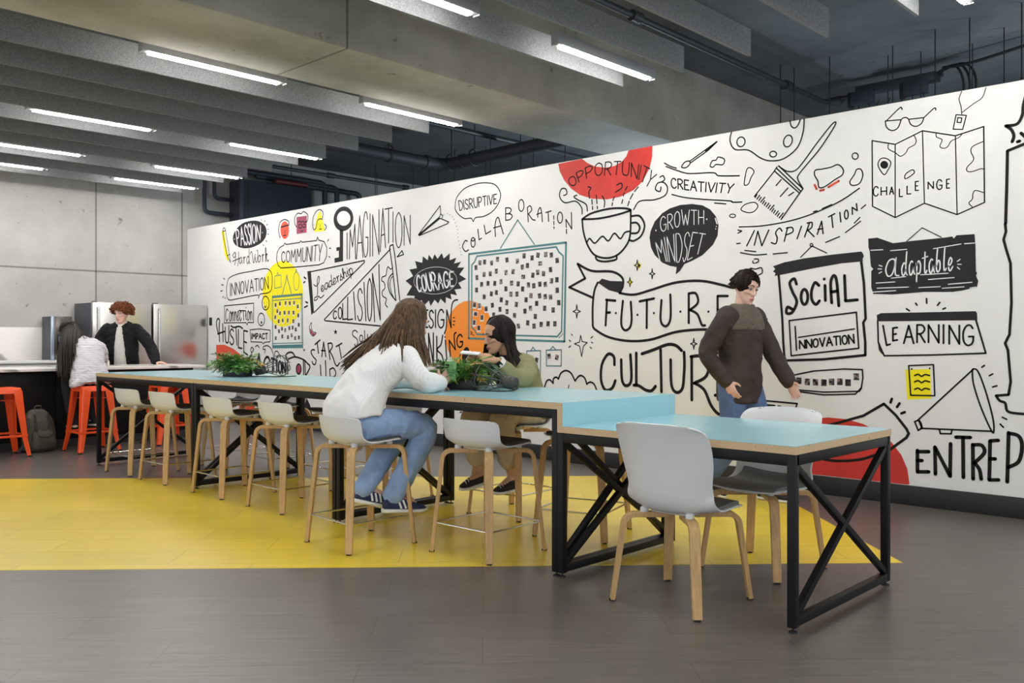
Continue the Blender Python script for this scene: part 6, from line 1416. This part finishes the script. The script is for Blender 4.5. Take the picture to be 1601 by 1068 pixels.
b = MB(); trunk(b, [(V(-4.245, 4.41, .86), .055, .06, -sideP), (V(-4.255, 4.395, .96), .062, .05, -sideP), (V(-4.262, 4.405, 1.04), .06, .045, -sideS), (V(-4.262, 4.41, 1.085), .05, .045, -sideS)])
part(b, 'top', M['blackcotton'], w2, O)
b = MB(); trunk(b, [(V(-4.22, 4.55, .625), .165, .13, -sideP), (V(-4.22, 4.55, .70), .17, .135, -sideP), (V(-4.22, 4.55, .76), .15, .115, -sideP)])
limb(b, [(p, r) for p, r in zip([x[0] for x in lN][:4] + [V(-4.12, 4.305, .40)], (.10, .095, .082, .078, .078))]); limb(b, [(p, r) for p, r in zip([x[0] for x in lF][:4] + [V(-4.262, 4.145, .42)], (.10, .095, .082, .078, .076))])
blob(b, 'trousers', M['khaki'], w2, .007, 2, .006, 11, (1, 1, .6), 2, O)
shoe(w2, O, V(-4.12, 4.385, .172), V(-4.11, 4.15, .172), V(0, 0, 1), M['blackshoe'], M['whiterub'], None, M['whiterub'], .04)
shoe(w2, O, V(-4.252, 4.22, .225), V(-4.262, 3.99, .20), V(0, -.1, 1), M['blackshoe'], M['whiterub'], None, M['whiterub'], .04)
long_hair(w2, O, hc, hf, hu, 1.0, HAIR['black'],
          [(52, V(-4.365, 4.30, 1.10), V(-4.35, 4.34, .92)), (95, V(-4.37, 4.38, 1.10), V(-4.38, 4.46, .96)), (140, V(-4.34, 4.46, 1.12), V(-4.34, 4.565, .97)), (180, V(-4.28, 4.48, 1.12), V(-4.24, 4.60, .98)), (220, V(-4.21, 4.46, 1.12), V(-4.13, 4.55, .99)), (262, V(-4.19, 4.40, 1.12), V(-4.12, 4.40, .98)), (284, V(-4.195, 4.36, 1.11), V(-4.16, 4.34, .93))], 200, 8, back=.018, fr=.3)
t = MB(); ctr, ax = V(-4.058, 4.137, 1.040), V(-.10, -.72, .68).normalized()
t.tube([ctr - ax * .012, ctr + ax * .012], .047, 16); part(t, 'watch_strap', M['whiterub'], w2, O)
t = MB(); nn = V(.62, -.55, -.1).normalized(); t.bar(ctr + nn * .042 - ax * .017, ctr + nn * .042 + ax * .017, .034, .012, nn); part(t, 'watch_face', M['blackpanel'], w2, O, False)
t = thing('phone', (-4.135, 3.955, 1.108), 'white phone held sideways in the hands of the woman in the olive jacket', 'phone'); t.rotation_euler = (math.radians(12), math.radians(4), math.radians(35))
MB().box(-.062, .062, -.030, .030, -.006, .006).build('case', mat('white_case', (.85, .84, .83), .35), t, bevel=.004)
MB().box(-.058, .058, -.026, .026, -.0072, -.0055).build('screen', M['blackpanel'], t)

# --- young man behind the island
O = V(-11.47, 4.83, 0)
mn = thing('person', O, 'person with curly auburn hair in black jacket standing behind the island, hand on worktop', 'person')
hc, hf, hu = V(-11.34, 4.765, 1.525), V(.45, -.85, -.22), V(.1, -.15, .98)
fw = V(.80, -.60, 0).normalized(); sd = V(.60, .80, 0).normalized()      # sd = his left
b = MB(); head(b, hc, hf, hu, 1.0)
limb(b, [(V(-11.385, 4.775, 1.34), .064), (V(-11.37, 4.77, 1.40), .057), (V(-11.355, 4.77, 1.46), .058)])
trunk(b, [(V(-11.50, 4.85, .84), .145, .10, sd), (V(-11.49, 4.84, .95), .14, .10, sd), (V(-11.46, 4.82, 1.10), .14, .095, sd), (V(-11.42, 4.795, 1.26), .16, .10, sd), (V(-11.40, 4.785, 1.34), .15, .07, sd), (V(-11.385, 4.775, 1.385), .065, .055, sd)])
nb = V(-11.41, 4.79, 1.325)
sL, sR = nb + sd * .165, nb - sd * .165
aL = [sL, V(-11.21, 5.00, 1.20), V(-11.15, 5.05, 1.085), V(-11.06, 5.05, .98), V(-10.99, 5.04, .915)]
aR = [sR, V(-11.58, 4.60, 1.20), V(-11.54, 4.57, 1.085), V(-11.45, 4.55, .98), V(-11.37, 4.53, .93)]
limb(b, list(zip(aL, (.055, .047, .042, .036, .029)))); limb(b, list(zip(aR, (.055, .047, .042, .036, .029))))
hand(b, V(-10.985, 5.04, .902), V(.75, .62, -.06), V(0, 0, 1), .18, 1, 1.0, .12); hand(b, V(-11.365, 4.53, .925), V(.55, -.1, -.65), V(.6, -.5, .5), .3, -1, 1.0)
for q in (-1, 1):
    h = V(-11.50, 4.85, 0) + sd * q * .09
    limb(b, [(h + V(0, 0, .86), .09), (h + V(.02, 0, .48), .06), (h + V(0, 0, .09), .042)]); limb(b, [(h + V(0, 0, .07), .038), (h + fw * .12 + V(0, 0, .04), .03)])
body = blob(b, 'body', SKIN['pale'], mn, .0065, 2, origin=O)
face_parts(body, hc - O, hf, hu, 1.0, HAIR['auburn'], LIP['pale'])
b = MB()
trunk(b, [(V(-11.50, 4.85, .83), .165, .125, sd), (V(-11.495, 4.845, .88), .185, .14, sd), (V(-11.475, 4.83, 1.0), .185, .14, sd), (V(-11.45, 4.815, 1.15), .19, .135, sd), (V(-11.415, 4.795, 1.28), .19, .115, sd), (V(-11.395, 4.785, 1.365), .155, .088, sd), (V(-11.385, 4.778, 1.40), .082, .075, sd)])
limb(b, list(zip(aL, (.072, .072, .068, .064, .052)))); limb(b, list(zip(aR, (.072, .072, .068, .064, .052))))
blob(b, 'jacket', M['blackcloth'], mn, .008, 2, .008, 9, (1, 1, 2.2), 4, O)
b = MB(); fwd = V(.80, -.60, 0) * .098
trunk(b, [(V(-11.49, 4.845, .80) + fwd, .085, .06, sd), (V(-11.475, 4.83, .95) + fwd, .078, .062, sd), (V(-11.45, 4.812, 1.12) + fwd, .066, .058, sd), (V(-11.42, 4.795, 1.27) + fwd * .85, .05, .05, sd), (V(-11.395, 4.785, 1.37) + fwd * .4, .055, .045, sd), (V(-11.385, 4.778, 1.40), .068, .064, sd), (V(-11.382, 4.776, 1.412), .066, .062, sd)])
part(b, 'shirt', M['cream'], mn, O)
b = MB()
trunk(b, [(V(-11.50, 4.85, .78), .16, .115, sd), (V(-11.50, 4.85, .88), .16, .12, sd), (V(-11.50, 4.85, .93), .15, .11, sd)])
for q in (-1, 1):
    h = V(-11.50, 4.85, 0) + sd * q * .09; limb(b, [(h + V(0, 0, .84), .11), (h + V(.02, 0, .48), .085), (h + V(0, 0, .10), .07)])
blob(b, 'trousers', M['blackcotton'], mn, .01, 2, origin=O)
for q in (-1, 1):
    h = V(-11.50, 4.85, 0) + sd * q * .09; shoe(mn, O, h - fw * .05, h + fw * .21, V(0, 0, 1), M['blackshoe'], M['whiterub'])
random.seed(12); mb = MB(); f_, u_, r_ = frame(hf, hu)
for k in range(420):
    az, z = random.uniform(-PI, PI), random.uniform(.03, 1)
    lo = .30 + .52 * max(0, math.cos(az)); th = math.acos(max(-.98, 1 - (1 - (-.45 + .85 * max(0, math.cos(az)) )) * z * 1.0)); th = min(th, 1.95 - .72 * max(0, math.cos(az)))
    dr = (r_ * math.sin(az) * math.sin(th) + f_ * math.cos(az) * math.sin(th) + u_ * math.cos(th)); base = hc + u_ * .022 - f_ * .008
    p = base + (r_ * dr.dot(r_) * .137 + f_ * dr.dot(f_) * .125 + u_ * dr.dot(u_) * .112) * random.uniform(.86, 1.08); a = dr.orthogonal().normalized(); c2 = dr.cross(a); ph = random.uniform(0, 6)
    mb.tube([p + (a * math.cos(ph + q * .8) + c2 * math.sin(ph + q * .8)) * .013 + dr * (q - 4) * .003 for q in range(9)], .0058, 6)
cap = MB(); cap.ball(hc + u_ * .036 - f_ * .022, (.104, .104, .088), 18, 12); mb.add(cap.v, cap.f)
part(mb, 'hair', HAIR['auburn'], mn, O)

# --- person in the striped shirt on the orange stool
O = V(-9.83, 3.81, 0)
gp = thing('person', O, 'person with long dark hair and striped shirt seated on orange stool, bent over the island', 'person')
hc, hf, hu = V(-10.42, 3.80, 1.262), V(-.78, -.12, -.60), V(-.60, -.18, .78)
sideP, sideS = V(0, 1, 0), V(.05, .98, .12)
b = MB(); head(b, hc, hf, hu, .96)
limb(b, [(V(-10.21, 3.86, 1.13), .055), (V(-10.28, 3.85, 1.18), .05), (V(-10.36, 3.83, 1.22), .052)])
trunk(b, [(V(-9.87, 3.80, .73), .14, .10, sideP), (V(-9.88, 3.80, .80), .15, .10, sideP), (V(-9.96, 3.82, .94), .12, .085, sideP), (V(-10.08, 3.845, 1.05), .135, .085, sideS), (V(-10.17, 3.86, 1.11), .145, .065, sideS), (V(-10.21, 3.86, 1.15), .06, .05, sideS)])
aR = [V(-10.15, 4.01, 1.09), V(-10.23, 4.07, 1.01), V(-10.33, 4.10, .925), V(-10.43, 4.15, .912), V(-10.50, 4.18, .905)]
aL = [V(-10.15, 3.72, 1.06), V(-10.27, 3.72, .985), V(-10.39, 3.73, .925), V(-10.46, 3.78, .912), V(-10.50, 3.84, .905)]
limb(b, list(zip(aR, (.048, .042, .038, .032, .025)))); limb(b, list(zip(aL, (.048, .042, .038, .032, .025))))
hand(b, V(-10.505, 4.185, .902), V(-.85, .4, -.06), V(0, 0, 1), .3, 1, .93); hand(b, V(-10.505, 3.845, .902), V(-.7, .7, -.06), V(0, 0, 1), .3, -1, .93)
legs = []
for y, ky in ((3.72, 3.70), (3.89, 3.93)):
    g = [V(-9.90, y, .775), V(-10.06, (y + ky) / 2, .785), V(-10.20, ky, .755), V(-10.16, ky, .55), V(-10.06, ky, .33)]; legs.append(g)
    limb(b, list(zip(g, (.082, .074, .054, .047, .034)))); limb(b, [(g[-1], .032), (g[-1] + V(-.09, 0, -.045), .027)])
body = blob(b, 'body', SKIN['fair'], gp, .0065, 2, origin=O)
face_parts(body, hc - O, hf, hu, .96, HAIR['dark'], LIP['fair'])
b = MB()
trunk(b, [(V(-9.84, 3.80, .705), .198, .175, sideP), (V(-9.855, 3.80, .76), .190, .160, sideP), (V(-9.89, 3.805, .84), .175, .138, sideP), (V(-9.97, 3.822, .95), .165, .122, sideP), (V(-10.08, 3.845, 1.055), .175, .115, sideS), (V(-10.17, 3.86, 1.125), .165, .088, sideS), (V(-10.215, 3.862, 1.16), .08, .066, sideS), (V(-10.24, 3.86, 1.18), .064, .058, sideS)])
limb(b, list(zip(aR, (.072, .066, .060, .052, .044)))); limb(b, list(zip(aL, (.072, .066, .060, .052, .044))))
limb(b, [(V(-9.76, 3.66, .74), .045), (V(-9.74, 3.60, .715), .03)])
blob(b, 'striped_shirt', M['stripeshirt'], gp, .008, 2, .011, 9, (1, 1, 1.4), 6, O)
b = MB()
for g in legs: limb(b, list(zip(g, (.10, .09, .07, .062, .05))))
limb(b, [(V(-9.88, 3.74, .77), .11), (V(-9.88, 3.88, .77), .11)]); blob(b, 'trousers', M['blackcotton'], gp, .009, 2, origin=O)
for g in legs: shoe(gp, O, g[-1] + V(.05, 0, -.085), g[-1] + V(-.17, .02, -.10), V(0, 0, 1), M['blackshoe'], M['whiterub'], None, M['whiterub'], .04)
long_hair(gp, O, hc, hf, hu, 1.0, HAIR['dark'],
          [(60, V(-10.40, 3.92, 1.17), V(-10.34, 3.93, 1.04)), (110, V(-10.28, 3.90, 1.21), V(-10.12, 3.88, 1.17)), (150, V(-10.18, 3.80, 1.22), V(-9.98, 3.72, 1.08)), (180, V(-10.12, 3.72, 1.20), V(-9.86, 3.62, .96)), (215, V(-10.10, 3.66, 1.14), V(-9.87, 3.57, .80)), (250, V(-10.16, 3.63, 1.09), V(-9.93, 3.54, .77)), (295, V(-10.25, 3.63, 1.07), V(-10.02, 3.53, .84))], 230, 21, rad=.013)

# --- man walking past along the mural
O = V(-3.37, 6.02, 0)
kp = thing('person', O, 'person in dark brown jacket and jeans walking right, in front of the mural', 'person')
hc, hf, hu = V(-3.33, 6.02, 1.58), V(.92, -.25, -.30), V(.3, 0, .95)
sd = V(0.06, 1, 0)                       # his left
b = MB(); head(b, hc, hf, hu, 1.0)
limb(b, [(V(-3.36, 6.02, 1.40), .062), (V(-3.355, 6.02, 1.46), .057), (V(-3.345, 6.02, 1.52), .058)])
trunk(b, [(V(-3.38, 6.02, .86), .14, .10, sd), (V(-3.375, 6.02, .97), .135, .10, sd), (V(-3.37, 6.02, 1.15), .14, .095, sd), (V(-3.365, 6.02, 1.30), .16, .10, sd), (V(-3.36, 6.02, 1.385), .15, .07, sd), (V(-3.36, 6.02, 1.43), .065, .055, sd)])
aR = [V(-3.37, 5.83, 1.36), V(-3.45, 5.79, 1.22), V(-3.50, 5.77, 1.09), V(-3.44, 5.80, .98), V(-3.38, 5.83, .89)]
aL = [V(-3.36, 6.21, 1.36), V(-3.30, 6.25, 1.21), V(-3.24, 6.27, 1.09), V(-3.16, 6.26, .97), V(-3.10, 6.25, .88)]
limb(b, list(zip(aR, (.055, .047, .041, .035, .028)))); limb(b, list(zip(aL, (.055, .047, .041, .035, .028))))
hand(b, V(-3.375, 5.832, .885), V(.45, .05, -.9), V(0, -1, 0), .35, -1); hand(b, V(-3.095, 6.25, .875), V(.5, -.05, -.85), V(0, 1, 0), .35, 1)
lF = [V(-3.37, 6.11, .86), V(-3.25, 6.11, .49), V(-3.21, 6.11, .11)]; lB = [V(-3.39, 5.93, .86), V(-3.40, 5.93, .47), V(-3.60, 5.93, .15)]
for g, fd in ((lF, V(.12, 0, -.05)), (lB, V(.09, 0, -.09))): limb(b, list(zip(g, (.09, .06, .042)))); limb(b, [(g[-1], .038), (g[-1] + fd, .03)])
body = blob(b, 'body', SKIN['pale'], kp, .0065, 2, origin=O)
face_parts(body, hc - O, hf, hu, 1.0, HAIR['dark'], LIP['pale'])
b = MB()
trunk(b, [(V(-3.385, 6.02, .73), .175, .135, sd), (V(-3.38, 6.02, .86), .18, .14, sd), (V(-3.375, 6.02, 1.02), .175, .135, sd), (V(-3.37, 6.02, 1.2), .185, .13, sd), (V(-3.365, 6.02, 1.32), .19, .118, sd), (V(-3.36, 6.02, 1.40), .16, .09, sd), (V(-3.36, 6.02, 1.44), .08, .075, sd)])
limb(b, list(zip(aR, (.08, .073, .066, .06, .05)))); limb(b, list(zip(aL, (.08, .073, .066, .06, .05))))
blob(b, 'jacket', M['browncloth'], kp, .008, 2, .008, 8, (1, 1, .8), 9, O)
b = MB(); trunk(b, [(V(-3.365, 6.02, 1.27), .205, .134, sd), (V(-3.362, 6.02, 1.335), .202, .126, sd), (V(-3.36, 6.02, 1.405), .168, .098, sd), (V(-3.358, 6.02, 1.455), .085, .08, sd)])
blob(b, 'hood', M['taupe'], kp, .008, 3, .006, 10, (1, 1, 2), 3, O)
b = MB(); trunk(b, [(V(-3.38, 6.02, .80), .155, .12, sd), (V(-3.38, 6.02, .9), .155, .12, sd), (V(-3.38, 6.02, .95), .14, .11, sd)])
for g in (lF, lB): limb(b, list(zip(g, (.11, .085, .068))))
blob(b, 'jeans', M['darkjeans'], kp, .009, 2, .005, 11, (1, 1, .6), 7, O)
shoe(kp, O, V(-3.26, 6.11, .0), V(-3.0, 6.11, .0), V(0, 0, 1), M['blackshoe'], M['whiterub'], None, None, .045)
shoe(kp, O, V(-3.655, 5.93, .095), V(-3.455, 5.93, .002), V(.4, 0, 1), M['blackshoe'], M['whiterub'], None, None, .045)
random.seed(4); mb = MB(); f_, u_, r_ = frame(hf, hu)
for k in range(420):
    az = random.uniform(-PI, PI); th = random.uniform(.05, 1.8 - .72 * max(0, math.cos(az)))
    dr = (r_ * math.sin(az) * math.sin(th) + f_ * math.cos(az) * math.sin(th) + u_ * math.cos(th)); base = hc + u_ * .018 - f_ * .008
    p = base + (r_ * dr.dot(r_) * .083 + f_ * dr.dot(f_) * .102 + u_ * dr.dot(u_) * .110); q = p + dr * .012 + (u_ * -.02 - f_ * .012) * math.sin(th) + V(random.gauss(0, .006), random.gauss(0, .006), random.gauss(0, .004))
    mb.tube([p - dr * .006, p + dr * .008, q], [.008, .008, .003], 6)
cap = MB(); cap.ball(hc + u_ * .038 - f_ * .008, (.091, .100, .097), 18, 12); mb.add(cap.v, cap.f)
part(mb, 'hair', HAIR['dark'], kp, O)
